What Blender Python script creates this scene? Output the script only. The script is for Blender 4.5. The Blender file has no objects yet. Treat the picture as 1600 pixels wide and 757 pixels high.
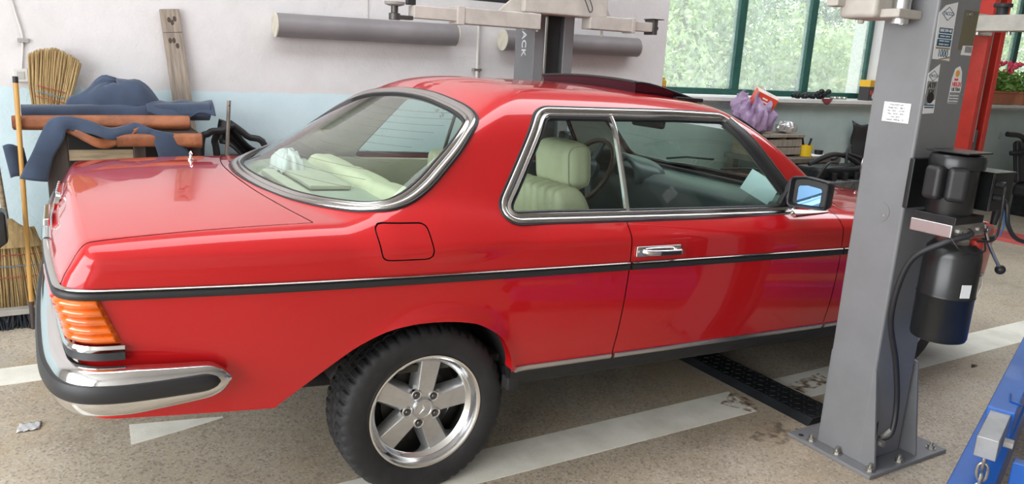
import bpy, bmesh, math, random
import numpy as np
from mathutils import Vector, Matrix, Euler
random.seed(7); RNG = np.random.default_rng(7)
SC = bpy.context.scene
COL = SC.collection
PI = math.pi

# ---------------------------------------------------------------- camera
CAM_POS = Vector((-0.9948, -2.9918, 1.4865)); YAW, PITCH, ROLL, FPX = 0.53413, 0.23560, 0.05231, 1188.28
def make_camera():
    cy, sy, cp, sp = math.cos(YAW), math.sin(YAW), math.cos(PITCH), math.sin(PITCH)
    f = Vector((sy*cp, cy*cp, -sp)); r = Vector((cy, -sy, 0)); u = r.cross(f)
    c, s = math.cos(ROLL), math.sin(ROLL)
    r2 = c*r + s*u; u2 = -s*r + c*u
    m = Matrix(((r2.x, u2.x, -f.x, CAM_POS.x), (r2.y, u2.y, -f.y, CAM_POS.y), (r2.z, u2.z, -f.z, CAM_POS.z), (0, 0, 0, 1)))
    cd = bpy.data.cameras.new('camera'); cd.sensor_width = 36; cd.lens = FPX*36/1600; cd.clip_start = .05; cd.clip_end = 200
    co = bpy.data.objects.new('camera', cd); co.matrix_world = m; COL.objects.link(co); SC.camera = co
make_camera()

# ---------------------------------------------------------------- world, lights, exposure
SC.view_settings.view_transform = 'Standard'; SC.view_settings.look = 'None'
SC.view_settings.gamma = 1; SC.view_settings.use_curve_mapping = False
SC.view_settings.exposure = -0.6
W = bpy.data.worlds.new('overcast'); SC.world = W; W.use_nodes = True
bg = W.node_tree.nodes['Background']; bg.inputs[0].default_value = (.90, .95, 1, 1); bg.inputs[1].default_value = 4.8
def area(name, loc, rot, sx, sy, power, col=(1, 1, 1), portal=False):
    l = bpy.data.lights.new(name, 'AREA'); l.shape = 'RECTANGLE'; l.size = sx; l.size_y = sy; l.energy = power; l.color = col
    if portal: l.cycles.is_portal = True
    o = bpy.data.objects.new(name, l); o.location = loc; o.rotation_euler = rot; COL.objects.link(o); return o
# daylight through the open gate on the left and the back windows, plus an overhead fill
area('gate_daylight', (-4.85, -2.6, 2.1), (0, math.radians(-72), 0), 2.6, 6.0, 420, (.97, .985, 1))
area('overhead_fill', (2.0, .0, 3.85), (0, 0, 0), 10, 1.6, 120, (.97, .985, 1))  # added overhead fill that brightens upward faces; no such roof opening is known
area('window_portal', (4.72, 2.16, 2.0), (math.radians(-90), 0, 0), 2.87, 1.5, 1, portal=True)

# ---------------------------------------------------------------- helpers: nodes and materials
MATS = {}
def mat(name, col=(.5, .5, .5), rough=.5, metal=0., var=0., scale=8., bump=0., bscale=60., coat=0., spec=.5, col2=None, detail=6, stretch=None, emit=None, estr=0., thr=None, sheen=0.):
    """Principled material; a noise field mixes col with col2 (or a darker shade) and another one gives fine relief."""
    if name in MATS: return MATS[name]
    m = bpy.data.materials.new(name); m.use_nodes = True; nt = m.node_tree; b = nt.nodes['Principled BSDF']
    b.inputs['Base Color'].default_value = (*col, 1); b.inputs['Roughness'].default_value = rough; b.inputs['Metallic'].default_value = metal
    b.inputs['Specular IOR Level'].default_value = spec
    if coat: b.inputs['Coat Weight'].default_value = coat; b.inputs['Coat Roughness'].default_value = .03
    if sheen: b.inputs['Sheen Weight'].default_value = sheen
    tc = nt.nodes.new('ShaderNodeTexCoord'); src = tc.outputs['Object']
    if stretch:
        mp = nt.nodes.new('ShaderNodeMapping'); mp.inputs['Scale'].default_value = stretch; nt.links.new(src, mp.inputs[0]); src = mp.outputs[0]
    if var or col2:
        n = nt.nodes.new('ShaderNodeTexNoise'); n.inputs['Scale'].default_value = scale; n.inputs['Detail'].default_value = detail; n.inputs['Roughness'].default_value = .6
        nt.links.new(src, n.inputs['Vector'])
        r = nt.nodes.new('ShaderNodeMapRange'); lo, hi = thr or (.35, .65); r.inputs[1].default_value = lo; r.inputs[2].default_value = hi
        nt.links.new(n.outputs[0], r.inputs[0])
        mx = nt.nodes.new('ShaderNodeMix'); mx.data_type = 'RGBA'
        c2 = col2 or tuple(c*(1-var) for c in col)
        mx.inputs[6].default_value = (*col, 1); mx.inputs[7].default_value = (*c2, 1)
        nt.links.new(r.outputs[0], mx.inputs[0]); nt.links.new(mx.outputs[2], b.inputs['Base Color'])
    if bump:
        n2 = nt.nodes.new('ShaderNodeTexNoise'); n2.inputs['Scale'].default_value = bscale; n2.inputs['Detail'].default_value = 5
        nt.links.new(src, n2.inputs['Vector'])
        bp = nt.nodes.new('ShaderNodeBump'); bp.inputs['Strength'].default_value = bump; bp.inputs['Distance'].default_value = .01
        nt.links.new(n2.outputs[0], bp.inputs['Height']); nt.links.new(bp.outputs[0], b.inputs['Normal'])
    if emit: b.inputs['Emission Color'].default_value = (*emit, 1); b.inputs['Emission Strength'].default_value = estr
    MATS[name] = m; return m
def glass_mat(name, tint=(.9, .97, .95), rough=0., dirt=0., ior=1.5, dirtcol=(.9, .93, .9), dscale=14.):
    """thin pane: transparent with Fresnel gloss, plus optional dirt film"""
    m = bpy.data.materials.new(name); m.use_nodes = True; nt = m.node_tree; nt.nodes.clear()
    out = nt.nodes.new('ShaderNodeOutputMaterial'); tr = nt.nodes.new('ShaderNodeBsdfTransparent'); tr.inputs[0].default_value = (*tint, 1)
    gl = nt.nodes.new('ShaderNodeBsdfGlossy'); gl.inputs['Roughness'].default_value = rough; gl.inputs[0].default_value = (1, 1, 1, 1)
    fr = nt.nodes.new('ShaderNodeFresnel'); ge = nt.nodes.new('ShaderNodeNewGeometry'); ir = nt.nodes.new('ShaderNodeMapRange')
    ir.inputs[3].default_value = ior; ir.inputs[4].default_value = 1/ior; nt.links.new(ge.outputs['Backfacing'], ir.inputs[0]); nt.links.new(ir.outputs[0], fr.inputs[0])   # thin sheet: both faces reflect alike
    mx = nt.nodes.new('ShaderNodeMixShader'); nt.links.new(fr.outputs[0], mx.inputs[0]); nt.links.new(tr.outputs[0], mx.inputs[1]); nt.links.new(gl.outputs[0], mx.inputs[2])
    last = mx.outputs[0]
    if dirt:
        tc = nt.nodes.new('ShaderNodeTexCoord'); n = nt.nodes.new('ShaderNodeTexNoise'); n.inputs['Scale'].default_value = dscale; n.inputs['Detail'].default_value = 9; n.inputs['Roughness'].default_value = .75
        nt.links.new(tc.outputs['Object'], n.inputs['Vector'])
        r = nt.nodes.new('ShaderNodeMapRange'); r.inputs[1].default_value = .35; r.inputs[2].default_value = .75; r.inputs[3].default_value = dirt*.35; r.inputs[4].default_value = dirt
        nt.links.new(n.outputs[0], r.inputs[0])
        df = nt.nodes.new('ShaderNodeBsdfDiffuse'); df.inputs[0].default_value = (*dirtcol, 1)
        tl = nt.nodes.new('ShaderNodeBsdfTranslucent'); tl.inputs[0].default_value = (*dirtcol, 1)
        a = nt.nodes.new('ShaderNodeMixShader'); a.inputs[0].default_value = .6; nt.links.new(df.outputs[0], a.inputs[1]); nt.links.new(tl.outputs[0], a.inputs[2])
        m2 = nt.nodes.new('ShaderNodeMixShader'); nt.links.new(r.outputs[0], m2.inputs[0]); nt.links.new(last, m2.inputs[1]); nt.links.new(a.outputs[0], m2.inputs[2]); last = m2.outputs[0]
    nt.links.new(last, out.inputs[0]); MATS[name] = m; return m

# ---------------------------------------------------------------- helpers: geometry
def tag(o, label=None, cat=None, group=None, kind=None):
    if label: o['label'] = label
    if cat: o['category'] = cat
    if group: o['group'] = group
    if kind: o['kind'] = kind
    return o
def empty(name, loc=(0, 0, 0), rot=(0, 0, 0), label=None, cat=None, group=None, kind=None):
    o = bpy.data.objects.new(name, None); o.empty_display_size = .1; o.location = loc; o.rotation_euler = rot; COL.objects.link(o)
    return tag(o, label, cat, group, kind)
def copy_tree(o, parent=None):
    c = o.copy(); COL.objects.link(c); c.parent = parent
    if parent is not None: c.matrix_parent_inverse = o.matrix_parent_inverse.copy()
    for ch in list(o.children): copy_tree(ch, c)
    return c
class MB:
    """collects shapes; build() links them as ONE mesh object"""
    def __init__(s): s.v = []; s.f = []
    def add(s, vs, fs, M=None):
        n = len(s.v)
        if M is not None: vs = [M @ Vector(v) for v in vs]
        s.v += [tuple(v) for v in vs]; s.f += [tuple(i+n for i in f) for f in fs]; return s
    def box(s, c, d, rot=None):
        x, y, z = d[0]/2, d[1]/2, d[2]/2
        vs = [(-x,-y,-z),(x,-y,-z),(x,y,-z),(-x,y,-z),(-x,-y,z),(x,-y,z),(x,y,z),(-x,y,z)]
        M = Matrix.Translation(c)
        if rot is not None: M = M @ (rot if isinstance(rot, Matrix) else Euler(rot).to_matrix().to_4x4())
        return s.add(vs, [(3,2,1,0),(4,5,6,7),(0,1,5,4),(1,2,6,5),(2,3,7,6),(3,0,4,7)], M)
    def bx(s, x0, x1, y0, y1, z0, z1): return s.box(((x0+x1)/2,(y0+y1)/2,(z0+z1)/2), (x1-x0, y1-y0, z1-z0))
    def prism(s, poly, h0, h1, axis='z'):
        """polygon extruded between h0 and h1 along an axis; poly is (u,v): z->(x,y), y->(x,z), x->(y,z)"""
        n = len(poly)
        def P(u, v, h): return {'z': (u, v, h), 'y': (u, h, v), 'x': (h, u, v)}[axis]
        vs = [P(u, v, h0) for u, v in poly] + [P(u, v, h1) for u, v in poly]
        fs = [tuple(range(n))[::-1], tuple(range(n, 2*n))] + [(i, (i+1) % n, n+(i+1) % n, n+i) for i in range(n)]
        return s.add(vs, fs)
    def tube(s, pts, r, n=10, caps=True, closed=False, rn=None):
        pts = [Vector(p) for p in pts]; N = len(pts); rs = r if isinstance(r, (list, tuple)) else [r]*N
        vs = []; fs = []; up = None
        for i, p in enumerate(pts):
            a = pts[(i-1) % N] if (closed or i > 0) else p; b = pts[(i+1) % N] if (closed or i < N-1) else p
            t = (b-a).normalized()
            if up is None:
                up = Vector((0,0,1)) if abs(t.z) < .9 else Vector((1,0,0))
            up = (up - t*up.dot(t)); up = up.normalized() if up.length > 1e-6 else t.orthogonal().normalized()
            w = t.cross(up)
            for k in range(n):
                a_ = 2*PI*k/n; vs.append(p + (up*math.cos(a_) + w*math.sin(a_))*rs[i])
        for i in range(N if closed else N-1):
            j = (i+1) % N
            for k in range(n): fs.append((i*n+k, i*n+(k+1) % n, j*n+(k+1) % n, j*n+k))
        if caps and not closed: fs.append(tuple(range(n))[::-1]); fs.append(tuple((N-1)*n+k for k in range(n)))
        return s.add(vs, fs)
    def cyl(s, a, b, r, n=24, r2=None): return s.tube([a, b], [r, r2 if r2 is not None else r], n)
    def lathe(s, prof, n=32, M=None, closed=False):
        """profile [(r,z)] turned about z"""
        vs = []; fs = []; m = len(prof)
        for k in range(n):
            a = 2*PI*k/n
            for r, z in prof: vs.append((r*math.cos(a), r*math.sin(a), z))
        for k in range(n):
            k2 = (k+1) % n
            for i in range(m if closed else m-1): fs.append((k*m+i, k2*m+i, k2*m+(i+1) % m, k*m+(i+1) % m))
        return s.add(vs, fs, M)
    def grid(s, fn, nu, nv, closeu=False):
        vs = [fn(i/(nu if closeu else nu-1), j/(nv-1)) for i in range(nu) for j in range(nv)]
        fs = [(i*nv+j, ((i+1) % nu)*nv+j, ((i+1) % nu)*nv+j+1, i*nv+j+1) for i in range(nu if closeu else nu-1) for j in range(nv-1)]
        return s.add(vs, fs)
    def ball(s, c, r, n=12, m=8, sc=(1, 1, 1)):
        prof = [(math.sin(PI*i/m)*1., -math.cos(PI*i/m)) for i in range(m+1)]
        return s.lathe([(max(a, 1e-4), b) for a, b in prof], n, Matrix.Translation(c) @ Matrix.Diagonal((r*sc[0], r*sc[1], r*sc[2], 1)))
    def build(s, name, m, parent=None, smooth=False, bev=0, seg=2, sub=0, solid=0, ang=30, M=None):
        me = bpy.data.meshes.new(name); me.from_pydata(s.v, [], s.f); me.update()
        o = bpy.data.objects.new(name, me); COL.objects.link(o)
        if m is not None:
            for mm in (m if isinstance(m, (list, tuple)) else [m]): me.materials.append(mm)
        if parent is not None: o.parent = parent
        if M is not None: o.matrix_local = M
        if smooth or bev: me.polygons.foreach_set('use_smooth', [True]*len(me.polygons))
        if solid: md = o.modifiers.new('solid', 'SOLIDIFY'); md.thickness = solid; md.offset = 0
        if bev:
            md = o.modifiers.new('bev', 'BEVEL'); md.width = bev; md.segments = seg; md.limit_method = 'ANGLE'; md.angle_limit = math.radians(ang); md.harden_normals = True
        elif smooth:
            me.set_sharp_from_angle(angle=math.radians(ang if ang != 30 else 40))
        if sub: md = o.modifiers.new('sub', 'SUBSURF'); md.levels = sub; md.render_levels = sub
        return o
def np_mesh(name, V, T, m, parent=None, N=None, smooth=True):
    me = bpy.data.meshes.new(name); V = np.asarray(V, np.float32); T = np.asarray(T, np.int32)
    me.vertices.add(len(V)); me.vertices.foreach_set('co', V.ravel())
    me.loops.add(T.size); me.loops.foreach_set('vertex_index', T.ravel())
    me.polygons.add(len(T)); me.polygons.foreach_set('loop_start', np.arange(0, T.size, T.shape[1], dtype=np.int32))
    me.update(calc_edges=True); me.validate()
    if smooth: me.polygons.foreach_set('use_smooth', np.ones(len(me.polygons), bool))
    if N is not None and len(me.vertices) == len(N): me.normals_split_custom_set_from_vertices([tuple(n) for n in N])
    me.materials.append(m); o = bpy.data.objects.new(name, me); COL.objects.link(o)
    if parent is not None: o.parent = parent
    return o
def text_obj(body, size, m, parent, M, name='lettering', ext=.0006, bold=False, sx=1., align='CENTER', space=1.):
    cu = bpy.data.curves.new(name, 'FONT'); cu.body = body; cu.size = size; cu.extrude = ext; cu.align_x = align; cu.align_y = 'CENTER'; cu.space_character = space
    if bold: cu.offset = size*.015
    o = bpy.data.objects.new(name, cu); COL.objects.link(o)
    dg = bpy.context.evaluated_depsgraph_get(); me = bpy.data.meshes.new_from_object(o.evaluated_get(dg)); bpy.data.objects.remove(o)
    o = bpy.data.objects.new(name, me); me.materials.clear(); me.materials.append(m); COL.objects.link(o); o.parent = parent; o.matrix_local = M @ Matrix.Diagonal((sx, 1, 1, 1)); return o
def frame(o, x, y):
    """matrix with origin o, local x and y axes as given"""
    x = Vector(x).normalized(); y = Vector(y); y = (y - x*y.dot(x)).normalized(); z = x.cross(y)
    return Matrix(((x.x, y.x, z.x, o[0]), (x.y, y.y, z.y, o[1]), (x.z, y.z, z.z, o[2]), (0, 0, 0, 1)))
def cat_rom(P, n=8, closed=False):
    P = [Vector(p) for p in P]; N = len(P); out = []
    for i in range(N if closed else N-1):
        p0 = P[(i-1) % N] if (closed or i > 0) else P[0]*2-P[1]; p1 = P[i]; p2 = P[(i+1) % N]; p3 = P[(i+2) % N] if (closed or i < N-2) else P[-1]*2-P[-2]
        for k in range(n):
            t = k/n; out.append(.5*((2*p1)+(p2-p0)*t+(2*p0-5*p1+4*p2-p3)*t*t+(3*p1-p0-3*p2+p3)*t**3))
    if not closed: out.append(P[-1])
    return out
def round_poly(pts, rads, n=8):
    """2-D polygon with rounded corners"""
    out = []; N = len(pts)
    for i in range(N):
        p = Vector(pts[i]); a = Vector(pts[i-1]); b = Vector(pts[(i+1) % N]); r = rads[i] if isinstance(rads, (list, tuple)) else rads
        if r <= 0: out.append(tuple(p)); continue
        d1 = (a-p).normalized(); d2 = (b-p).normalized(); h = d1.angle(d2)/2; L = min(r/math.tan(h), (a-p).length*.49, (b-p).length*.49)
        q0 = p+d1*L; q1 = p+d2*L
        for k in range(n+1):
            t = k/n; q = q0*(1-t)**2 + p*2*t*(1-t) + q1*t*t; out.append(tuple(q))
    return out

# ================================================================ CAR BODY: distance field of the coupe's outer skin (car frame: x forward, rear axle at 0)
def spl(xs, ys):
    # natural-ish monotone-safe cubic (Catmull-Rom tangents) interpolator
    xs=np.array(xs,float); ys=np.array(ys,float); d=np.gradient(ys,xs)
    def f(x):
        x=np.clip(x,xs[0],xs[-1]); i=np.clip(np.searchsorted(xs,x)-1,0,len(xs)-2)
        h=xs[i+1]-xs[i]; t=(x-xs[i])/h; t2=t*t; t3=t2*t
        return (2*t3-3*t2+1)*ys[i]+(t3-2*t2+t)*h*d[i]+(-2*t3+3*t2)*ys[i+1]+(t3-t2)*h*d[i+1]
    return f
def smin(a,b,k):
    h=np.maximum(k-np.abs(a-b),0)/k
    return np.minimum(a,b)-h*h*k*.25
def smax(a,b,k): return -smin(-a,-b,k)
def sstep(a,b,x):
    t=np.clip((x-a)/(b-a),0,1); return t*t*(3-2*t)
plan=spl([-1.15,-.9,-.6,0,.8,1.6,2.4,3.0,3.3,3.5],[.805,.835,.862,.884,.893,.893,.888,.868,.83,.79])
sect=spl([.25,.43,.55,.70,.80,.90,1.1],[.075,.040,.018,.003,0,.004,.03])
deckz=spl([-1.1,-1.0,-.8,-.45,0,1.6,1.95,2.3,2.8,3.3,3.55],[.945,.958,.975,.992,1.0,1.0,.997,.984,.956,.91,.87])
rearx=spl([.30,.45,.60,.70,.805,.88,.95,1.05],[-1.03,-1.045,-1.06,-1.075,-1.097,-1.068,-1.033,-.985])
greeny=spl([-.6,-.3,0,.4,.8,1.4,1.8,2.1],[.735,.768,.80,.812,.815,.808,.79,.76])
roofz=spl([-.2,.1,.4,.7,1.0,1.3,1.5,1.8],[1.345,1.395,1.418,1.428,1.430,1.418,1.400,1.36])
ARCH=np.array([(.283,.36),(.283,.439),(.272,.49),(.223,.57),(.141,.625),(.068,.646),(-.025,.655),(-.114,.652),(-.199,.632),(-.28,.591),(-.339,.55),(-.416,.49),(-.51,.415),(-.58,.36)])
def arch_d(x,z,c=0.0):
    # distance to the arch outline treated as circle-like blob for the flare
    return np.hypot(x-c,z-.37)-.285
def sdf(x,y,z):
    y=np.abs(y)
    W=plan(x)
    d=np.minimum(np.abs(arch_d(x,z,-.01)),np.abs(arch_d(x,z,2.71)))
    flare=.016*np.exp(-(d/.045)**2)
    side=y-(W-sect(z))-flare
    up=(y-(W-.004)+(z-.90)*.75)*.80
    side=smax(side,up,.010)
    deck=(z-deckz(x)+.05*y*y)
    rear=(rearx(z)+.055*y*y-x)*.97
    front=x-3.435+.09*y*y+(z-.6)*.12
    low=smax(side,deck,.045)
    low=smax(low,rear,.020+.055*(1-sstep(.86,.95,z)))
    low=smax(low,front,.06)
    low=smax(low,.30-z,.02)
    sg=(y-greeny(x)+(z-.985)*.42+ (z-.985)**2*.22)*.90
    rf=z-roofz(x)+.085*y*y+.09*y**4
    # rear glass plane (slope), bowed
    t=(z-.985)/.40
    xg=-.475+.70*t+.10*t*t+ (.50-.35*np.clip(t,0,1))*y*y
    rg=(xg-x)*.50
    xw=2.152-.605*t-.03*t*t-(.22-.08*np.clip(t,0,1))*y*y
    wg=(x-xw)*.53
    g=smax(sg,rf,.13)
    g=smax(g,rg,.035)
    g=smax(g,wg,.04)
    g=smax(g,.93-z,.03)
    kk=.03+.10*(1-sstep(-.05,.45,x))*sstep(-.42,-.15,x)
    return smin(low,g,kk)
def grad(P,e=1.5e-3):
    x,y,z=P.T
    return np.stack([(sdf(x+e,y,z)-sdf(x-e,y,z)),(sdf(x,y+e,z)-sdf(x,y-e,z)),(sdf(x,y,z+e)-sdf(x,y,z-e))],1)/(2*e)
def project(P,n=4):
    P=P.copy()
    for _ in range(n):
        g=grad(P); f=sdf(*P.T); P-=g*(f/np.maximum((g*g).sum(1),.05))[:,None]
    return P
# ---------------------------------------------------------------- materials of the car
PAINT = mat('car_red_paint', (.50, .008, .011), .30, coat=1., spec=.12)
CHROME = mat('chrome', (.66, .655, .65), .10, 1.)
SATIN = mat('satin_chrome', (.50, .48, .46), .20, 1.)
STEEL = mat('brushed_steel', (.62, .62, .62), .28, 1.)
RUBBER = mat('black_rubber', (.018, .018, .02), .5, bump=.05, bscale=200)
TYRE = mat('tyre_rubber', (.022, .022, .024), .62, var=.4, scale=20, bump=.12, bscale=260)
ALLOY = mat('alloy_silver', (.60, .61, .62), .32, .85, var=.12, scale=30)
ALLOYP = mat('polished_alloy', (.78, .78, .78), .16, 1.)
DARK = mat('dark_void', (.012, .012, .012), .8)
UNDER = mat('underbody_black', (.02, .02, .02), .7, bump=.3, bscale=40)
CREAM = mat('cream_leather', (.72, .70, .50), .45, var=.12, scale=9, bump=.04, bscale=300)
CREAMD = mat('cream_trim', (.55, .54, .42), .6, var=.1, scale=6)
HEADL = mat('headliner', (.50, .49, .43), .85)
DASH = mat('dash_plastic', (.05, .068, .072), .36, bump=.05, bscale=300)
CARPET = mat('carpet', (.05, .048, .04), .95, bump=.3, bscale=200)
CGLASS = glass_mat('car_glass', (.80, .90, .85), ior=1.5)
SUNG = mat('tinted_sunroof_glass', (.012, .003, .008), .06, coat=1.)
ORANGE = mat('orange_lens', (.85, .15, .004), .12, coat=1., var=.35, scale=14)
REDL = mat('red_lens', (.45, .01, .01), .12, coat=1.)
WHITE = mat('white_print', (.85, .85, .85), .6)

# ---------------------------------------------------------------- surface extraction
def surface_nets(h):
    xs = np.arange(-1.17, 3.58, h); ys = np.arange(-2*h, .94, h); zs = np.arange(.33, 1.46, h)
    X, Y, Z = np.meshgrid(xs, ys, zs, indexing='ij', sparse=True)
    S = sdf(X+0*Y+0*Z, Y+0*X+0*Z, Z+0*X+0*Y)
    neg = S < 0; nx, ny, nz = S.shape
    cnt = np.zeros((nx-1, ny-1, nz-1), np.int8)
    for a in (0, 1):
        for b in (0, 1):
            for c in (0, 1): cnt += neg[a:nx-1+a, b:ny-1+b, c:nz-1+c]
    act = (cnt > 0) & (cnt < 8); I = np.argwhere(act); idx = -np.ones(act.shape, np.int64); idx[act] = np.arange(len(I))
    P = np.zeros((len(I), 3)); Cn = np.zeros(len(I))
    corners = [(a, b, c) for a in (0, 1) for b in (0, 1) for c in (0, 1)]
    for A in corners:
        for ax in range(3):
            if A[ax] == 1: continue
            B = list(A); B[ax] = 1
            sa = S[I[:,0]+A[0], I[:,1]+A[1], I[:,2]+A[2]]; sb = S[I[:,0]+B[0], I[:,1]+B[1], I[:,2]+B[2]]
            m = (sa < 0) != (sb < 0); t = np.where(m, sa/np.where(m, sa-sb, 1), 0)
            q = np.array(A, float)[None, :].repeat(len(I), 0); q[:, ax] = t
            P[m] += q[m]; Cn[m] += 1
    P = (P/Cn[:, None]+I)*h + np.array([xs[0], ys[0], zs[0]])
    T = []
    for ax in range(3):
        o1, o2 = [(1, 2), (2, 0), (0, 1)][ax]
        sl0 = [slice(1, -1)]*3; sl0[ax] = slice(0, -1); sl1 = [slice(1, -1)]*3; sl1[ax] = slice(1, None)
        n0 = neg[tuple(sl0)]; n1 = neg[tuple(sl1)]; e = np.argwhere(n0 != n1)
        fl = n0[tuple(e.T)]
        base = e + 1; base[:, ax] -= 1
        def cell(d1, d2):
            c = base.copy(); c[:, o1] += d1; c[:, o2] += d2; return idx[tuple(c.T)]
        a, b, c, d = cell(-1, -1), cell(0, -1), cell(0, 0), cell(-1, 0)
        q = np.stack([a, b, c, d], 1); q[~fl] = q[~fl][:, ::-1]
        q = q[(q >= 0).all(1)]; T += [q[:, [0, 1, 2]], q[:, [0, 2, 3]]]
    return project(P), np.concatenate(T)
def tri_clip(V, T, f):
    """keep the part of the mesh where f < 0"""
    ins = f[T] < 0; c = ins.sum(1)
    keep = [T[c == 3]]; newV = [V]; nb = len(V)
    cross = T[(c == 1) | (c == 2)]
    if len(cross):
        ci = f[cross] < 0; one = ci.sum(1) == 1
        odd = np.where(one, ci.argmax(1), (~ci).argmax(1))          # the vertex that is alone on its side
        r = np.arange(len(cross)); a = cross[r, odd]; b = cross[r, (odd+1) % 3]; d = cross[r, (odd+2) % 3]
        E = np.sort(np.concatenate([np.stack([a, b], 1), np.stack([a, d], 1)]), 1)
        U, inv = np.unique(E, axis=0, return_inverse=True); inv = inv.ravel()
        fa, fb = f[U[:, 0]], f[U[:, 1]]; t = (fa/(fa-fb))[:, None]
        newV.append(V[U[:, 0]]*(1-t)+V[U[:, 1]]*t)
        ab = nb+inv[:len(cross)]; ad = nb+inv[len(cross):]
        keep.append(np.stack([a, ab, ad], 1)[one])
        two = ~one
        keep.append(np.stack([b, d, ad], 1)[two]); keep.append(np.stack([b, ad, ab], 1)[two])
    V2 = np.concatenate(newV); T2 = np.concatenate(keep)
    u, inv = np.unique(T2, return_inverse=True)
    return V2[u], inv.reshape(-1, 3)
def poly_sd(u, v, poly):
    poly = np.array(poly, float); A = poly; B = np.roll(poly, -1, 0)
    d = np.full(u.shape, 1e9); ins = np.zeros(u.shape, bool)
    for (ax, ay), (bx, by) in zip(A, B):
        ex, ey = bx-ax, by-ay; L = ex*ex+ey*ey
        if L < 1e-12: continue
        t = np.clip(((u-ax)*ex+(v-ay)*ey)/L, 0, 1)
        d = np.minimum(d, np.hypot(u-ax-t*ex, v-ay-t*ey))
        cond = ((ay > v) != (by > v))
        if abs(ey) > 1e-12: ins ^= cond & (u < (v-ay)/ey*ex+ax)
    return np.where(ins, -d, d)

# outlines in the car frame
SIDEWIN = round_poly([(.236, .984), (.468, 1.313), (.80, 1.322), (1.10, 1.331), (1.392, 1.333), (1.697, .984)], [.030, .06, 0, 0, .05, .03], 10)
_rh = [(-.474, 0), (-.455, .233), (-.411, .42), (-.36, .55), (-.306, .652), (-.25, .736), (-.187, .786), (-.126, .792), (-.055, .776), (.023, .748), (.106, .708), (.183, .644), (.212, .585), (.226, .474), (.234, .33), (.245, .12)]
def inset(P, d):
    """closed smooth outline moved inwards by d"""
    P = np.array(P); t = np.roll(P, -1, 0)-np.roll(P, 1, 0); n = np.stack([-t[:, 1], t[:, 0]], 1); n /= np.linalg.norm(n, axis=1)[:, None]
    if ((P-P.mean(0))*n).sum() > 0: n = -n
    return [tuple(q) for q in P+n*d]
REARWIN = cat_rom([(a, b, 0) for a, b in _rh] + [(a, -b, 0) for a, b in _rh[:0:-1]], 4, True); REARWIN = inset([(a[0], a[1]) for a in REARWIN], .030)
_wh = [(1.528, 0), (1.528, .30), (1.55, .535), (1.99, .70), (2.075, .45), (2.113, 0)]
FRONTWIN = round_poly(_wh + [(a, -b) for a, b in _wh[4:0:-1]], [0, 0, .05, .07, 0, 0, 0, .07, .05, 0], 8)
SUNROOF = round_poly([(1.11, -.34), (1.41, -.34), (1.41, .34), (1.11, .34)], .05, 6)
DOOR = round_poly([(.730, .435), (.735, .80), (.738, 1.02), (1.93, 1.02), (1.935, .80), (1.95, .435)], [.02, 0, 0, 0, 0, .03])
FLAP = round_poly([(-.235, .972), (-.068, .972), (-.050, .866), (-.218, .866)], .026)
_arch = [tuple(v)[:2] for v in cat_rom([(a, b, 0) for a, b in ARCH[1:-1]], 6)]
ARCHP = [(.283, .30)] + _arch + [(-.60, .30)]
def march(fixed, axis, start, sign=-1, n=80):
    """walk from outside along an axis onto the skin; fixed = (u,v) arrays for the other two axes"""
    u, v = [np.asarray(a, float) for a in fixed]; w = np.full(u.shape, float(start))
    for _ in range(n):
        args = {'x': (w, u, v), 'y': (u, w, v), 'z': (u, v, w)}[axis]
        w = w + sign*sdf(*args)*.85
    return np.stack({'x': (w, u, v), 'y': (u, w, v), 'z': (u, v, w)}[axis], 1)
def unit(a): return a/np.linalg.norm(a, axis=1, keepdims=True)
def sweep(name, P, profile, m, parent, closed=True, N=None, flip=False, taper=None):
    """profile [(b,n)]: b across the strip in the surface, n away from it"""
    P = np.asarray(P); N = unit(grad(P)) if N is None else N
    n = len(P)
    if closed: t = np.roll(P, -1, 0)-np.roll(P, 1, 0)
    else: t = np.gradient(P, axis=0)
    t = unit(t); B = unit(np.cross(N, t)); N2 = np.cross(t, B)
    if flip: B = -B
    m_ = len(profile); pr = np.array(profile); tp = np.ones(n) if taper is None else taper
    V = (P[:, None, :] + B[:, None, :]*(pr[None, :, 0]*tp[:, None])[..., None] + N2[:, None, :]*(pr[None, :, 1]*(.3+.7*tp[:, None]))[..., None]).reshape(-1, 3)
    F = []
    for i in range(n if closed else n-1):
        j = (i+1) % n
        for k in range(m_-1): F.append((i*m_+k, i*m_+k+1, j*m_+k+1, j*m_+k))
    if not closed: F += [tuple(range(m_))[::-1], tuple((n-1)*m_+k for k in range(m_))]
    mb = MB(); mb.v = [tuple(v) for v in V]; mb.f = F
    o = mb.build(name, m, parent, smooth=True, ang=50); return o
def dense(poly, step=.02):
    out = []; N = len(poly)
    for i in range(N):
        a = np.array(poly[i]); b = np.array(poly[(i+1) % N]); k = max(1, int(np.linalg.norm(b-a)/step))
        out += [a+(b-a)*t/k for t in range(k)]
    return np.array(out)

TAU = .036; ZH = .295
CAR = empty('coupe_car', (-math.sin(TAU)*ZH, 0, ZH*(1-math.cos(TAU))), (0, TAU, 0), 'red two-door coupe with chrome trim parked between the lift posts', 'car')

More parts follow.
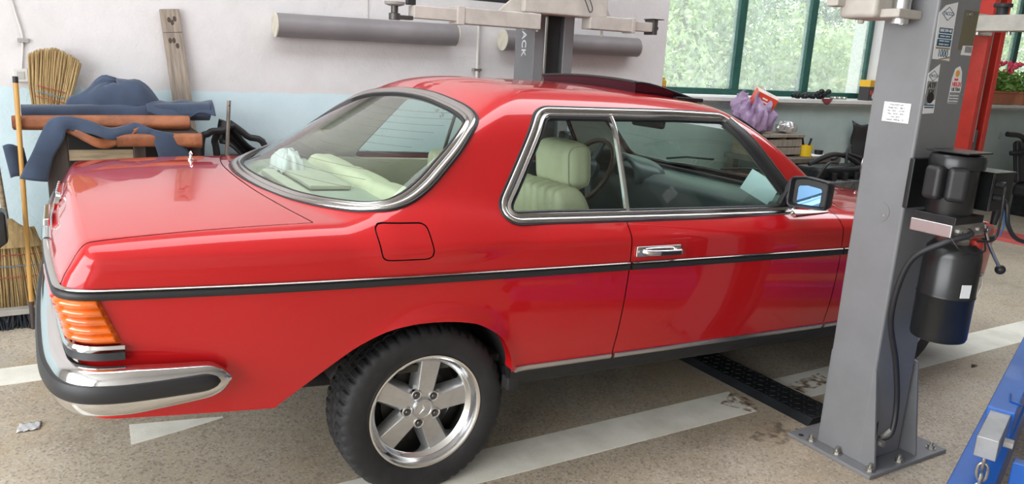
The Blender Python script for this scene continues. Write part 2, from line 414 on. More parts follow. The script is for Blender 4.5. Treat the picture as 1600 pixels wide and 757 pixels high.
def build_car_skin():
    V, T = surface_nets(.0135)
    V, T = tri_clip(V, T, -V[:, 1])
    def cut(V, T, f): return tri_clip(V, T, f(V))
    s_win = lambda V: poly_sd(V[:, 0], V[:, 2], SIDEWIN)
    r_win = lambda V: np.where((V[:, 2] > .93) & (V[:, 0] < .5), poly_sd(V[:, 0], V[:, 1], REARWIN), 1.)
    w_win = lambda V: np.where((V[:, 2] > .93) & (V[:, 0] > 1.2), poly_sd(V[:, 0], V[:, 1], FRONTWIN), 1.)
    sun = lambda V: np.where(V[:, 2] > 1.3, poly_sd(V[:, 0], V[:, 1], SUNROOF), 1.)
    door = lambda V: np.where(V[:, 1] > .5, poly_sd(V[:, 0], V[:, 2], DOOR), 1.)
    flap = lambda V: np.where(V[:, 1] > .5, poly_sd(V[:, 0], V[:, 2], FLAP), 1.)
    trunk = lambda V: np.where((V[:, 0] < 0), np.maximum(np.maximum(V[:, 0]-(-.492+.16*V[:, 1]**2), V[:, 1]-.765-.0*V[:, 0]), .815-V[:, 2]), 1.)
    hood = lambda V: np.where(V[:, 0] > 1.5, np.maximum(np.maximum((2.20-.22*V[:, 1]**2)-V[:, 0], V[:, 1]-.735), .80-V[:, 2]), 1.)
    bodyV, bodyT = V, T
    # panes first, from the uncut skin
    def pane(name, f, parent, both, extra=None):
        v, t = tri_clip(bodyV, bodyT, f(bodyV)-.006)
        if extra is not None: v, t = tri_clip(v, t, extra(v))
        v = project(v); n = unit(grad(v)); v = v-n*.006
        return v, t, n
    def put(name, v, t, n, m, mirror, parent=CAR, both=False):
        vm = v*[1, -1, 1]; nm = n*[1, -1, 1]; tm = t[:, ::-1]
        if both: v, t, n = np.concatenate([v, vm]), np.concatenate([t, tm+len(v)]), np.concatenate([n, nm])
        elif mirror: v, t, n = vm, tm, nm
        return np_mesh(name, v, t, m, parent, n)
    put('rear_window', *pane('', r_win, CAR, True), CGLASS, False, both=True)
    put('windscreen', *pane('', w_win, CAR, True), CGLASS, False, both=True)
    for mir in (True, False):
        put('quarter_window', *pane('', s_win, CAR, False, lambda v: v[:, 0]-.766), CGLASS, mir)
        put('door_window', *pane('', s_win, CAR, False, lambda v: .766-v[:, 0]), CGLASS, mir)
    for f in (s_win, r_win, w_win, sun): V, T = tri_clip(V, T, -f(V))
    # cabin lining: same skin 3 cm further in
    lv, lt = tri_clip(V, T, np.maximum(np.maximum(-.45-V[:, 0], V[:, 0]-2.1), 0.72-V[:, 2]))
    ln = unit(grad(lv)); put('cabin_lining', lv-ln*.028, lt[:, ::-1], -ln, HEADL, False, both=True)
    V, T = tri_clip(V, T, np.where(V[:, 0] < -.2, .405-.05*(V[:, 0]+.5), .432)-V[:, 2])
    V, T = tri_clip(V, T, -np.where(V[:, 1] > .4, poly_sd(V[:, 0], V[:, 2], ARCHP), 1.))
    V, T = tri_clip(V, T, np.where(V[:, 1] > .4, .30-np.hypot(V[:, 0]-2.71, V[:, 2]-.385), -1.))
    g = .0022
    allf = lambda V: np.minimum(np.minimum(door(V), trunk(V)), hood(V))
    V = project(V); 
    dv, dt = tri_clip(V, T, door(V)+g); tv, tt = tri_clip(V, T, trunk(V)+g); hv, ht = tri_clip(V, T, hood(V)+g); fv, ft = tri_clip(V, T, flap(V)+g)
    sv, st = tri_clip(V, T, g-allf(V))
    nn = lambda v: unit(grad(v))
    doors = [put('door', dv, dt, nn(dv), PAINT, True), put('door', dv, dt, nn(dv), PAINT, False)]
    put('trunk_lid', tv, tt, nn(tv), PAINT, False, both=True); put('hood', hv, ht, nn(hv), PAINT, False, both=True)
    put('fuel_flap', fv, ft, nn(fv), PAINT, True)
    nv, nt = tri_clip(sv, st, g-flap(sv))
    V2 = np.concatenate([nv*[1, -1, 1], sv]); T2 = np.concatenate([nt[:, ::-1], st+len(nv)]); N2 = np.concatenate([nn(nv)*[1, -1, 1], nn(sv)])
    np_mesh('body_shell', V2, T2, PAINT, CAR, N2)
    # dark seals behind the panel gaps
    for nm, fld in (('door_seal', door), ('boot_seal', trunk), ('bonnet_seal', hood), ('flap_seal', flap)):
        gv, gt = tri_clip(V, T, np.abs(fld(V))-.03); gn = nn(gv)
        for mir in ((True,) if nm == 'flap_seal' else (True, False)): put(nm, gv-gn*.012, gt, gn, RUBBER, mir)
    return doors
DOORS = build_car_skin()

# ---------------------------------------------------------------- chrome around the windows
CH_PROF = [(-.008, -.006), (-.006, .005), (0, .009), (.006, .007), (.010, .003), (.014, .004), (.018, .009), (.028, .011), (.034, .007), (.036, -.004)]
SEAL_O = [(.034, -.004), (.036, .006), (.041, .006), (.044, -.003)]
SEAL_I = [(-.017, -.009), (-.015, .002), (-.009, .004), (-.006, -.006)]
def out_flip(P, N):
    t = np.roll(P, -1, 0)-np.roll(P, 1, 0); B = np.cross(N, t); c = P-P.mean(0); return (B*c).sum() < 0
for sgn in (-1, 1):
    pl = dense(SIDEWIN, .025); P = march((pl[:, 0], pl[:, 1]), 'y', 1.0); P = P*[1, sgn, 1]; N = unit(grad(P)); fl = out_flip(P, N)
    o = sweep('side_window_trim', P, CH_PROF, SATIN, CAR, N=N, flip=fl)
    # black seal and thin chrome line up the windscreen pillar, chrome tail along the belt
    q = np.array([(1.400, 1.322), (1.45, 1.266), (1.52, 1.186), (1.60, 1.095), (1.66, 1.026), (1.685, .995)]); q = np.array([np.interp(np.linspace(0, 5, 26), np.arange(6), q[:, k]) for k in (0, 1)]).T
    A = march((q[:, 0], q[:, 1]), 'y', 1.0)*[1, sgn, 1]; NA = unit(grad(A)); f2 = sgn > 0
    sweep('pillar_seal', A, [(-.018, -.006), (-.016, .010), (-.006, .014), (.034, .013), (.042, .010), (.044, -.004)], RUBBER, o, closed=False, N=NA, flip=f2)
    sweep('pillar_chrome', A, [(.043, -.004), (.044, .011), (.050, .011), (.052, -.004)], SATIN, o, closed=False, N=NA, flip=f2)
    A = march((np.linspace(1.66, 1.90, 20), np.full(20, .963)), 'y', 1.05)*[1, sgn, 1]
    D = np.stack([np.linspace(1.80, 1.895, 8), np.linspace(1.052, .972, 8)], 1); D = march((D[:, 0], D[:, 1]), 'y', 1.05)*[1, sgn, 1]
    sweep('corner_trim', D, [(-.006, -.004), (-.005, .008), (.005, .008), (.006, -.004)], SATIN, o, closed=False)
    sweep('belt_tail', A, [(-.020, -.004), (-.018, .009), (0, .012), (.016, .009), (.018, -.004)], SATIN, o, closed=False, taper=np.linspace(1, .35, 20))
    sweep('outer_seal', P, SEAL_O, RUBBER, o, N=N, flip=fl); sweep('inner_seal', P, SEAL_I, RUBBER, o, N=N, flip=fl)
    zz = np.linspace(.985, 1.326, 14); P = march((np.full(14, .758)+.012*(zz-.985)/.34, zz), 'y', 1.0)*[1, sgn, 1]
    sweep('window_divider', P, [(-.010, -.006), (-.008, .006), (0, .009), (.008, .006), (.010, -.006)], CHROME, CAR, closed=False)
for nm, poly in (('rear_window_trim', REARWIN), ('windscreen_trim', FRONTWIN)):
    pl = dense(poly, .025); P = march((pl[:, 0], pl[:, 1]), 'z', 1.55); N = unit(grad(P)); fl = out_flip(P, N)
    pr = CH_PROF if nm[0] == 'r' else [(-.004, -.006), (-.002, .006), (.006, .009), (.016, .006), (.018, -.004)]
    o = sweep(nm, P, pr, SATIN, CAR, N=N, flip=fl)
    k = 1 if nm[0] == 'r' else 0
    sweep('outer_seal', P, SEAL_O if k else [(.014, -.004), (.018, .008), (.030, .007), (.034, -.004)], RUBBER, o, N=N, flip=fl); sweep('inner_seal', P, SEAL_I, RUBBER, o, N=N, flip=fl)
# heater wires in the rear window
for i in range(11):
    t = .10+.075*i; xx = -.43+.62*t
    ys = np.linspace(-1, 1, 25)
    hw = .60-.10*t
    P = march((xx+.42*(ys*hw)**2-.0*ys, ys*hw), 'z', 1.55); P = P-unit(grad(P))*.0072
    mb = MB(); mb.tube([tuple(q) for q in P], .0007, 4); mb.build('heater_wire', mat('heater_wire', (.12, .07, .04), .6), CAR)

# ---------------------------------------------------------------- strips, bumpers, lamps
def skin_path(z, ph0, ph1, n, off=0., ox=-.55):
    """points on the skin at height z around the tail: rays from (ox,0) at angle ph from the side (0) to straight back (90), near side y<0"""
    ph = np.radians(np.linspace(ph0, ph1, n)); dx, dy = -np.sin(ph), -np.cos(ph); r = np.full(n, 1.3)
    zz = np.broadcast_to(np.asarray(z, float), (n,))
    for _ in range(90): r = r-.8*sdf(ox+dx*r, dy*r, zz)
    r = r+off
    return np.stack([ox+dx*r, dy*r, zz], 1)
def side_path(z, x0, x1, n):
    xs = np.linspace(x0, x1, n); P = march((xs, np.full(n, z)), 'y', 1.05); return P*[1, -1, 1]
STRIP_C = [(.002, -.004), (.003, .012), (.007, .015), (.011, .011), (.012, -.004)]
STRIP_R = [(-.020, -.004), (-.019, .010), (-.012, .015), (-.002, .014), (.002, .010), (.003, -.004)]
def both_sides(fn):
    o = fn(); 
    c = o.copy(); c.data = o.data.copy(); c.data.transform(Matrix.Diagonal((1, -1, 1, 1))); c.data.flip_normals(); COL.objects.link(c); return o, c
for nm, P in (('quarter_strip', np.concatenate([side_path(.805, .727, -.55, 50), skin_path(.805, 2, 68, 60)[1:]])), ('door_strip', side_path(.805, 1.93, .739, 40)), ('fender_strip', side_path(.805, 3.3, 1.942, 40))):
    o, c = both_sides(lambda: sweep(nm, P, STRIP_R, RUBBER, CAR, closed=False, flip=True))
    both_sides(lambda: sweep('chrome_line', P, STRIP_C, SATIN, o, closed=False, flip=True))
P = skin_path(.806, 68.6, 111.4, 60) if False else np.concatenate([skin_path(.806, 68.6, 90, 40), (skin_path(.806, 68.6, 90, 40)*[1, -1, 1])[-2::-1]])
sweep('tail_strip', P, [(-.016, -.004), (-.014, .010), (-.004, .017), (.008, .017), (.016, .010), (.018, -.004)], CHROME, CAR, closed=False)
SILL = [(-.011, -.004), (-.010, .006), (.0, .009), (.010, .006), (.011, -.004)]
for x0, x1 in ((.724, .300), (1.938, .738), (2.40, 1.955)):
    both_sides(lambda: sweep('sill_strip', side_path(.438, x0, x1, 30), SILL, STEEL, CAR, closed=False))
for s in (-1, 1):
    mb = MB(); mb.grid(lambda u, v: (2.42-2.13*u, s*((.853, .848, .835, .80, .70)[int(round(v*4))]), (.430, .41, .375, .352, .345)[int(round(v*4))]), 30, 5)
    mb.build('rocker_panel', UNDER, CAR, smooth=True)
mb = MB(); mb.bx(.30, 2.4, -.78, .78, .36, .42); mb.bx(-.95, .5, -.5, .5, .44, .60); mb.bx(2.3, 3.3, -.5, .5, .40, .5)
mb.build('floor_pan', UNDER, CAR)
mb = MB(); mb.tube([(-.5, -.45, .33), (.2, -.45, .30), (1.0, -.3, .30), (2.2, -.3, .32)], .03, 10); mb.tube([(-.7, .3, .40), (-1.08, .3, .40)], .025, 10); mb.bx(-.85, -.45, .1, .5, .36, .44)
mb.build('exhaust', UNDER, CAR, smooth=True)
# arch lips and wheel wells
for s in (-1, 1):
    pts = np.array(_arch); P = march((pts[:, 0], pts[:, 1]), 'y', 1.05)
    mb = MB(); n = len(P)
    for q in P: mb.v += [(q[0], s*(q[1]), q[2]), (q[0], s*(q[1]-.012), q[2]+.002), (q[0], s*(q[1]-.045), q[2]+.004)]
    for i in range(n-1): mb.f += [(3*i+k, 3*i+k+1, 3*i+k+4, 3*i+k+3) for k in range(2)]
    mb.build('arch_lip', PAINT, CAR, smooth=True)
    mb = MB(); th = [PI*k/20 for k in range(21)]
    arc = [(.34*math.cos(t)-.03, .385+.30*math.sin(t)) for t in th]; arc = [(.31, .34)] + arc[:-2]
    m = len(arc)
    mb.v = [(a, s*.84, b) for a, b in arc]+[(a, s*.52, b) for a, b in arc]; mb.f = [(i, i+1, m+i+1, m+i) for i in range(m-1)]+[tuple(range(m, 2*m))]
    mb.build('wheel_well', UNDER, CAR)
    mb = MB(); arc = [(2.71+.315*math.cos(t), .40+.315*math.sin(t)) for t in th]; m = len(arc)
    mb.v = [(a, s*.86, b) for a, b in arc]+[(a, s*.52, b) for a, b in arc]; mb.f = [(i, i+1, m+i+1, m+i) for i in range(m-1)]+[tuple(range(m, 2*m))]
    mb.build('wheel_well', UNDER, CAR)
    mb = MB()
    mb.grid(lambda u, v: (.285+.05*u, s*(.845-.02*v), .355+.075*v), 4, 4); mb.box((.31, s*.82, .375), (.05, .05, .05)); mb.build('mud_flap', UNDER, CAR, bev=.008)

# rear bumper: chrome bar with a black rubber band, wrapping the corner
def bumper(zc, name):
    path = []
    # plan curve of the bar's outer face
    ctl = [(-.655, -.885), (-.72, -.898), (-.85, -.908), (-.95, -.905), (-1.02, -.880), (-1.065, -.825), (-1.09, -.74), (-1.108, -.60), (-1.120, -.30), (-1.124, 0)]
    half = [tuple(v) for v in cat_rom([(a, b, zc) for a, b in ctl], 7)]
    return half
def make_bumper():
    half = bumper(.548, ''); P = np.array(half + [(a, -b, c) for a, b, c in half[-2::-1]])
    t = np.gradient(P, axis=0); N = unit(np.cross(t, [0, 0, 1.]))
    if N[len(N)//2][0] > 0: N = -N
    s = np.linspace(0, 1, len(P)); L = np.concatenate([[0], np.cumsum(np.linalg.norm(np.diff(P, axis=0), axis=1))]); e = np.minimum(L, L[-1]-L)
    tp = np.sqrt(np.clip(1-(1-np.clip(e/.07, 0, 1))**2, .02, 1))*np.clip(.72+.28*e/.25, 0, 1)
    o = sweep('rear_bumper', P, [(.066, -.035), (.064, -.012), (.056, .0), (.030, .006), (.0, .008), (-.030, .006), (-.052, -.002), (-.062, -.014), (-.064, -.04)], CHROME, CAR, closed=False, N=N, flip=False, taper=tp)
    k0 = int(np.argmax(e > .03)); sl = slice(k0, len(P)-k0)
    tp2 = np.sqrt(np.clip(1-(1-np.clip((e[sl]-e[k0])/.05, 0, 1))**2, .03, 1))
    sweep('rubber_band', P[sl], [(.020, .004), (.019, .014), (.012, .019), (-.018, .019), (-.028, .014), (-.029, .002)], RUBBER, o, closed=False, N=N[sl], taper=tp2)
    return o
make_bumper()
# front bumper, grille and lamps (behind the grey post)
_fb = [(3.02, -.892), (3.14, -.885), (3.25, -.85), (3.34, -.76), (3.41, -.60), (3.47, -.35)]
fb = np.array([tuple(v) for v in cat_rom([(a, b, .55) for a, b in _fb]+[(3.49, 0, .55)]+[(a, -b, .55) for a, b in _fb[::-1]], 5)])
t = np.gradient(fb, axis=0); Nf = -unit(np.cross(t, [0, 0, 1.])); Nf = Nf if Nf[len(Nf)//2][0] > 0 else -Nf
sweep('front_bumper', fb, [(.06, -.03), (.05, 0), (0, .008), (-.05, 0), (-.06, -.03)], CHROME, CAR, closed=False, N=Nf)
mb = MB(); mb.bx(3.36, 3.455, -.28, .28, .60, .86); gr = mb.build('grille', CHROME, CAR, bev=.01)
for s in (-1, 1): mb = MB(); mb.bx(3.34, 3.42, s*.52-.2, s*.52+.2, .64, .82); mb.build('headlight', mat('lamp_glass', (.7, .72, .74), .1, coat=1), CAR, bev=.02)

# tail lamp: fluted wrap-around lens
def tail_lamp(s):
    root = None
    def lens(name, ph_top, ph_bot, ph_end, m, parent):
        nz, nu = 61, 34; mb = MB(); V = np.zeros((nz, nu, 3))
        for i in range(nz):
            t = i/(nz-1); z = .787-.122*t
            flute = .008+.012*abs(math.sin(PI*(t*5+.02)))**.7
            a = ph_top+(ph_bot-ph_top)*t
            q = skin_path(z, a, ph_end, nu, 0.); nrm = unit(grad(q)*[1, 1, 0]); edge = np.minimum(1, np.minimum(np.arange(nu), nu-1-np.arange(nu) if name == 'x' else 9)/2.)
            V[i] = q+nrm*(flute*(.15+.85*edge))[:, None]
        V[..., 1] *= -s if s > 0 else 1
        mb.v = [tuple(v) for v in V.reshape(-1, 3)]
        mb.f = [(i*nu+j, i*nu+j+1, (i+1)*nu+j+1, (i+1)*nu+j) if s < 0 else (i*nu+j, (i+1)*nu+j, (i+1)*nu+j+1, i*nu+j+1) for i in range(nz-1) for j in range(nu-1)]
        return mb.build(name, m, parent, smooth=True, ang=60)
    root = lens('tail_light', 27.2, 24.4, 34, ORANGE, CAR)
    lens('red_lens', 34, 34, 53, REDL, root)
    q = skin_path(.652, 23.9, 53, 40); 
    if s > 0: q = q*[1, -1, 1]
    N = unit(grad(q)*[1, 1, 0])
    sweep('chrome_trim', q, [(-.010, .0), (-.009, .020), (0, .025), (.010, .020), (.011, .0)], CHROME, root, closed=False, N=N, flip=False)
    q2 = q-[0, 0, .022]
    sweep('rubber_trim', q2, [(-.012, .0), (-.010, .016), (.010, .020), (.012, .0)], RUBBER, root, closed=False, N=N)
    return root
for s in (-1, 1): tail_lamp(s)

# door handles
for k, d in enumerate(DOORS):
    s = -1 if k == 0 else 1
    y = lambda x, z: float(march(([x], [z]), 'y', 1.05)[0][1])
    mb = MB(); yh = y(.86, .85)
    mb.box((.862, s*(yh+.004), .852), (.215, .012, .040)); o = mb.build('handle_plate', CHROME, d, bev=.004)
    mb = MB(); mb.tube(cat_rom([(.785, s*(yh+.012), .852), (.80, s*(yh+.032), .852), (.87, s*(yh+.040), .852), (.94, s*(yh+.034), .852), (.958, s*(yh+.012), .852)], 6), .0115, 10); mb.build('door_handle', CHROME, d, smooth=True)
    mb = MB(); mb.box((.885, s*(yh+.046), .852), (.10, .010, .016)); mb.build('handle_grip', RUBBER, d, bev=.004)
    mb = MB(); mb.cyl((.770, s*(yh+.005), .852), (.770, s*(yh+.016), .852), .010, 14); mb.build('door_lock', CHROME, d, smooth=True)

# wing mirror
for s in (-1, 1):
    mb = MB(); Mx = Matrix.Translation((1.66, s*.905, 1.068)) @ Euler((0, 0, -s*.22)).to_matrix().to_4x4()
    pr = round_poly([(-.088, -.062), (.088, -.070), (.088, .058), (.02, .068), (-.088, .058)], .02, 4)
    n = len(pr); vs = []; rings = [(-.045, .96), (-.030, 1.0), (.02, .92), (.055, .70), (.065, .35)]
    for d, k in [(-.020, .62), (-.020, .80), (-.043, .90)]+rings: vs += [(d, u*k, v*k) for u, v in pr]
    fs = [(r*n+i, r*n+(i+1) % n, (r+1)*n+(i+1) % n, (r+1)*n+i) for r in range(len(rings)+2) for i in range(n)]+[tuple((len(rings)+2)*n+i for i in range(n)), tuple(range(n))[::-1]]
    mb.add(vs, fs, Mx); o = mb.build('wing_mirror', RUBBER, CAR, smooth=True)
    mb = MB(); mb.add([(-.024, u*.58, v*.60-.012) for u, v in pr], [tuple(range(n))], Mx); mb.build('mirror_glass', mat('mirror_sky_tint', (.14, .26, .42), .03, 1.), o)  # blue tint stands for the sky reflected in the glass
    mb = MB(); mb.prism([(1.60, 1.0), (1.69, 1.0), (1.665, 1.11)], s*.775, s*.80, 'y'); mb.tube([(1.65, s*.79, 1.03), (1.66, s*.85, 1.03)], .024, 8); mb.build('mirror_bracket', RUBBER, o, bev=.004)

# cowl in front of the windscreen, wipers
mb = MB()
def cowl(u, v):
    yy = -.73+1.46*u; x = 2.12-.22*yy*yy+.085*v
    return (x, yy, float(march(([x], [yy]), 'z', 1.5)[0][2])+.004)
mb.grid(cowl, 25, 3); mb.build('cowl_grille', RUBBER, CAR, smooth=True)
for yy in (.05, .5):
    mb = MB(); mb.tube([(2.10, yy, 1.03), (2.02, yy-.25, 1.07), (1.98, yy-.50, 1.09)], .006, 6); mb.build('wiper', RUBBER, CAR)

# tilted sunroof panel of tinted glass
def sun(u, v):
    x = 1.085+.365*u; y = -.375+.75*v; lift = .046*(1-u)
    return (x, y, float(roofz(np.array([x]))[0])-.085*y*y-.05*y**4+.008+lift-.012*(1-u)**8)
mb = MB(); mb.grid(sun, 14, 17); o = mb.build('sunroof_panel', SUNG, CAR, smooth=True, solid=.010)
mb = MB(); mb.tube([sun(0, v/16) for v in range(17)], .006, 6); mb.tube([sun(u/10, 0) for u in range(11)], .005, 6); mb.tube([sun(u/10, 1) for u in range(11)], .005, 6); mb.build('panel_edge', RUBBER, o, smooth=True)
SKIRT = mat('sunroof_bellows', (.018, .003, .010), .3, coat=.3)
mb = MB()
edge = [sun(1-k/10, 0) for k in range(9)]+[sun(.2-k/10, 0) for k in range(3)]+[sun(0, k/16) for k in range(1, 17)]+[sun(k/10, 1) for k in range(1, 11)]
for q in edge: mb.v += [q, (q[0]+.012, q[1]*.97, float(march(([q[0]], [q[1]]), 'z', 1.55)[0][2])-.004)]
mb.f = [(2*i, 2*i+1, 2*i+3, 2*i+2) for i in range(len(edge)-1)]; mb.build('panel_skirt', SKIRT, o, smooth=True)
for s in (-1, 1): mb = MB(); q = sun(.93, .5+.5*s); mb.box((q[0]-.03, q[1], q[2]-.004), (.16, .03, .018)); mb.build('hinge_cover', RUBBER, o, bev=.004)

# badges on the boot lid and the aerial
for y0, y1, z in ((.18, .40, .885), (-.60, -.28, .885)):
    for k in range(6 if y0 > 0 else 0):
        yy = y0+(y1-y0)*k/5; q = march(([yy], [z]), 'x', -1.4, 1)[0]; mb = MB(); mb.box((q[0]-.004, q[1], q[2]), (.008, .020, .034)); mb.build('badge_letter', CHROME, CAR, bev=.002)
q = march(([0.], [.895]), 'x', -1.4, 1)[0]; mb = MB(); mb.cyl((q[0], 0, .895), (q[0]-.012, 0, .897), .032, 20); mb.build('boot_emblem', CHROME, CAR, smooth=True)
mb = MB(); mb.box((-1.098, -.02, .852), (.02, .26, .028)); mb.build('boot_handle', CHROME, CAR, bev=.006)
q = march(([-.57], [.52]), 'z', 1.3)[0]
mb = MB(); mb.lathe([(.013, -.005), (.013, .006), (.007, .010), (.006, .022), (.009, .026), (.005, .036), (.001, .040)], 14, Matrix.Translation(q)); mb.build('aerial', CHROME, CAR, smooth=True)

# ---------------------------------------------------------------- wheels
def make_wheel():
    root = bpy.data.objects.new('wheel', None); COL.objects.link(root); root.parent = CAR
    half = [(.200, .082), (.210, .090), (.222, .097), (.245, .101), (.268, .101), (.285, .096), (.296, .088), (.302, .078), (.305, .062), (.3055, .045), (.299, .043), (.299, .037), (.306, .035), (.3063, .014), (.300, .012), (.300, .004), (.3065, .002)]
    prof = half + [(r, -w) for r, w in half[::-1]]
    n = 288; mb = MB(); vs = []; m = len(prof)
    for k in range(n):
        a = 2*PI*k/n; g = (k % 6) in (0, 1); g2 = (k % 6) in (3, 4)
        for r, w in prof:
            rr = r
            if r > .2955 and abs(w) > .03: rr -= .0058 if g else 0
            elif r > .304 and abs(w) < .036: rr -= .0035 if (k % 6) == 3 else 0
            if .262 < r < .29 and w > 0: rr += .0
            vs.append((rr*math.cos(a), rr*math.sin(a), w))
    fs = [(k*m+i, ((k+1) % n)*m+i, ((k+1) % n)*m+i+1, k*m+i+1) for k in range(n) for i in range(m-1)]
    mb.add(vs, fs); mb.build('tyre', TYRE, root, smooth=True, ang=35)
    mb = MB(); mb.lathe([(.150, -.09), (.168, -.085), (.168, .030), (.170, .046), (.176, .054), (.182, .058), (.186, .064), (.189, .076), (.194, .087), (.200, .092), (.2060, .0925), (.2085, .086), (.203, .080)], 96); mb.build('rim', ALLOYP, root, smooth=True, ang=25)
    mb = MB()
    for k in range(5):
        R = Euler((0, 0, 2*PI*k/5+math.radians(8))).to_matrix().to_4x4()
        low = [(.03, -.042), (.075, -.048), (.172, -.050), (.172, .050), (.075, .048), (.03, .042)]
        mid = [(.03, -.040), (.075, -.043), (.172, -.045), (.172, .045), (.075, .043), (.03, .040)]
        top = [(.03, -.028), (.075, -.029), (.171, -.036), (.171, .036), (.075, .029), (.03, .028)]
        hl, hm, ht = [.004]*6, [.030, .030, .024, .024, .030, .030], [.050, .050, .044, .044, .050, .050]
        vs = [(x, y, h) for (x, y), h in zip(low, hl)]+[(x, y, h) for (x, y), h in zip(mid, hm)]+[(x, y, h) for (x, y), h in zip(top, ht)]
        fs = [(l*6+i, l*6+(i+1) % 6, (l+1)*6+(i+1) % 6, (l+1)*6+i) for l in range(2) for i in range(6)]+[(12, 13, 16, 17), (13, 14, 15, 16)]
        sp = MB(); sp.add(vs, fs, R); sp.build('spoke', ALLOY, root, bev=.0025, ang=20)
    mb = MB(); mb.lathe([(.066, .0), (.066, .044), (.060, .050), (.040, .051), (.0001, .051)], 48); mb.build('hub', ALLOY, root, smooth=True, ang=25)
    mb = MB(); mb.lathe([(.037, .048), (.037, .061), (.034, .0655), (.030, .0655), (.028, .0635), (.0001, .0645)], 40); cap = mb.build('centre_cap', ALLOY, root, smooth=True)
    st = MB()
    for k in range(3):
        a = PI/2+2*PI*k/3+.25; p = (.024*math.cos(a), .024*math.sin(a), .0655); b1 = (.0055*math.cos(a+PI/3), .0055*math.sin(a+PI/3), .0655); b2 = (.0055*math.cos(a-PI/3), .0055*math.sin(a-PI/3), .0655); c = (0, 0, .0695)
        st.add([p, b1, b2, c], [(0, 1, 3), (0, 3, 2)])
    st.build('cap_emblem', ALLOYP, cap)
    for k in range(5):
        a = 2*PI*k/5+math.radians(8)+PI/5; c = (.056*math.cos(a), .056*math.sin(a))
        mb = MB(); mb.lathe([(.0200, .040), (.0195, .0535), (.0170, .0550), (.0135, .0540), (.0130, .044)], 20, Matrix.Translation((c[0], c[1], 0))); mb.build('bolt_seat', ALLOYP, root, smooth=True)
        mb = MB(); mb.lathe([(.0132, .0515), (.0001, .0517)], 16, Matrix.Translation((c[0], c[1], 0))); mb.lathe([(.0085, .049), (.0085, .056), (.006, .058), (.0001, .058)], 6, Matrix.Translation((c[0], c[1], 0))); mb.build('wheel_bolt', mat('dark_bolt', (.12, .12, .12), .4, .8), root)
    mb = MB(); mb.lathe([(.125, -.03), (.125, -.018), (.06, -.015), (.06, .0)], 40); mb.lathe([(.166, -.05), (.0001, -.05)], 40); mb.build('brake_disc', mat('brake_iron', (.05, .048, .045), .5, .6), root, smooth=True)
    mb = MB(); mb.tube([(.150, .112, .055), (.158, .118, .080)], .003, 8); mb.build('valve', STEEL, root)
    return root
w0 = make_wheel()
NEAR = Euler((PI/2, 0, 0)).to_matrix().to_4x4(); FARM = Euler((-PI/2, 0, 0)).to_matrix().to_4x4()
zf = ZH+2.71*math.sin(TAU)
for i, (x, y, z) in enumerate(((0, -.705, ZH), (0, .705, ZH), (2.71*math.cos(TAU), -.71, zf), (2.71*math.cos(TAU), .71, zf))):
    w = w0 if i == 0 else copy_tree(w0, CAR)
    w.matrix_local = Matrix.Translation((x, y, z)) @ (NEAR if y < 0 else FARM)

# ---------------------------------------------------------------- cabin
def pleated(name, prof, y0, y1, n_pl, m, parent, depth=.008, seg=8, cap=True):
    """closed profile [(x,z)] swept across y with pleats; ends rounded"""
    P = cat_rom([(a, 0, b) for a, b in prof], 4, True); c = sum(P, Vector())/len(P); N = n_pl*seg; mb = MB(); np_ = len(P)
    for i in range(N+1):
        t = i/N; y = y0+(y1-y0)*t; e = min(t, 1-t)*2; k = 1-depth/.08*(1-abs(math.sin(PI*t*n_pl)))**2; k *= (1-(1-min(1, e/.16))**2*.16)
        mb.v += [tuple(c+(p-c)*k+Vector((0, y, 0))) for p in P]
    mb.f = [(i*np_+j, i*np_+(j+1) % np_, (i+1)*np_+(j+1) % np_, (i+1)*np_+j) for i in range(N) for j in range(np_)]
    mb.f += [tuple(range(np_))[::-1], tuple(N*np_+j for j in range(np_))]
    return mb.build(name, m, parent, smooth=True, ang=70)
for s in (-1, 1):
    yc = s*.38
    seat = pleated('front_seat', [(.68, .50), (.60, .80), (.575, .99), (.60, 1.035), (.68, 1.035), (.75, .93), (.82, .62), (.84, .50)], yc-.25, yc+.25, 9, CREAM, CAR)
    pleated('seat_cushion', [(.80, .46), (.78, .60), (.90, .66), (1.20, .66), (1.30, .60), (1.28, .46)], yc-.25, yc+.25, 7, CREAM, seat)
    mb = MB(); Mh = Matrix.Translation((.745, yc, 1.105)) @ Euler((0, -.12, 0)).to_matrix().to_4x4(); mb.box((0, 0, 0), (.135, .275, .20)); h = mb.build('headrest', CREAM, seat, bev=.055, seg=5, M=Mh)
    mb = MB()
    for ss in (-1, 1):
        rp = round_poly([(-.052, -.082), (.052, -.082), (.052, .082), (-.052, .082)], .04, 5); mb.tube([(a, ss*.120, b) for a, b in rp], .0035, 6, closed=True)
    mb.build('piping', CREAMD, seat, smooth=True, M=Mh)
    mb = MB(); mb.cyl((.74, yc-.06, .96), (.75, yc-.06, 1.04), .006, 8); mb.cyl((.74, yc+.06, .96), (.75, yc+.06, 1.04), .006, 8); mb.build('headrest_post', CHROME, seat)
bench = pleated('rear_bench', [(.0, .68), (-.06, .80), (-.045, .985), (.02, 1.008), (.08, .985), (.15, .80), (.22, .70), (.20, .66), (.05, .66)], -.66, .66, 3, CREAM, CAR, .004, 14)
pleated('bench_cushion', [(.34, .45), (.34, .62), (.45, .68), (.60, .64), (.62, .45)], -.62, .62, 3, CREAM, bench)
mb = MB(); mb.prism([(-.415, -.30), (-.385, -.45), (-.31, -.58), (-.20, -.68), (-.03, -.70), (-.03, .70), (-.20, .68), (-.31, .58), (-.385, .45), (-.415, .30)], .950, .966, 'z'); sh = mb.build('parcel_shelf', mat('parcel_shelf', (.42, .44, .36), .8, bump=.1), CAR)
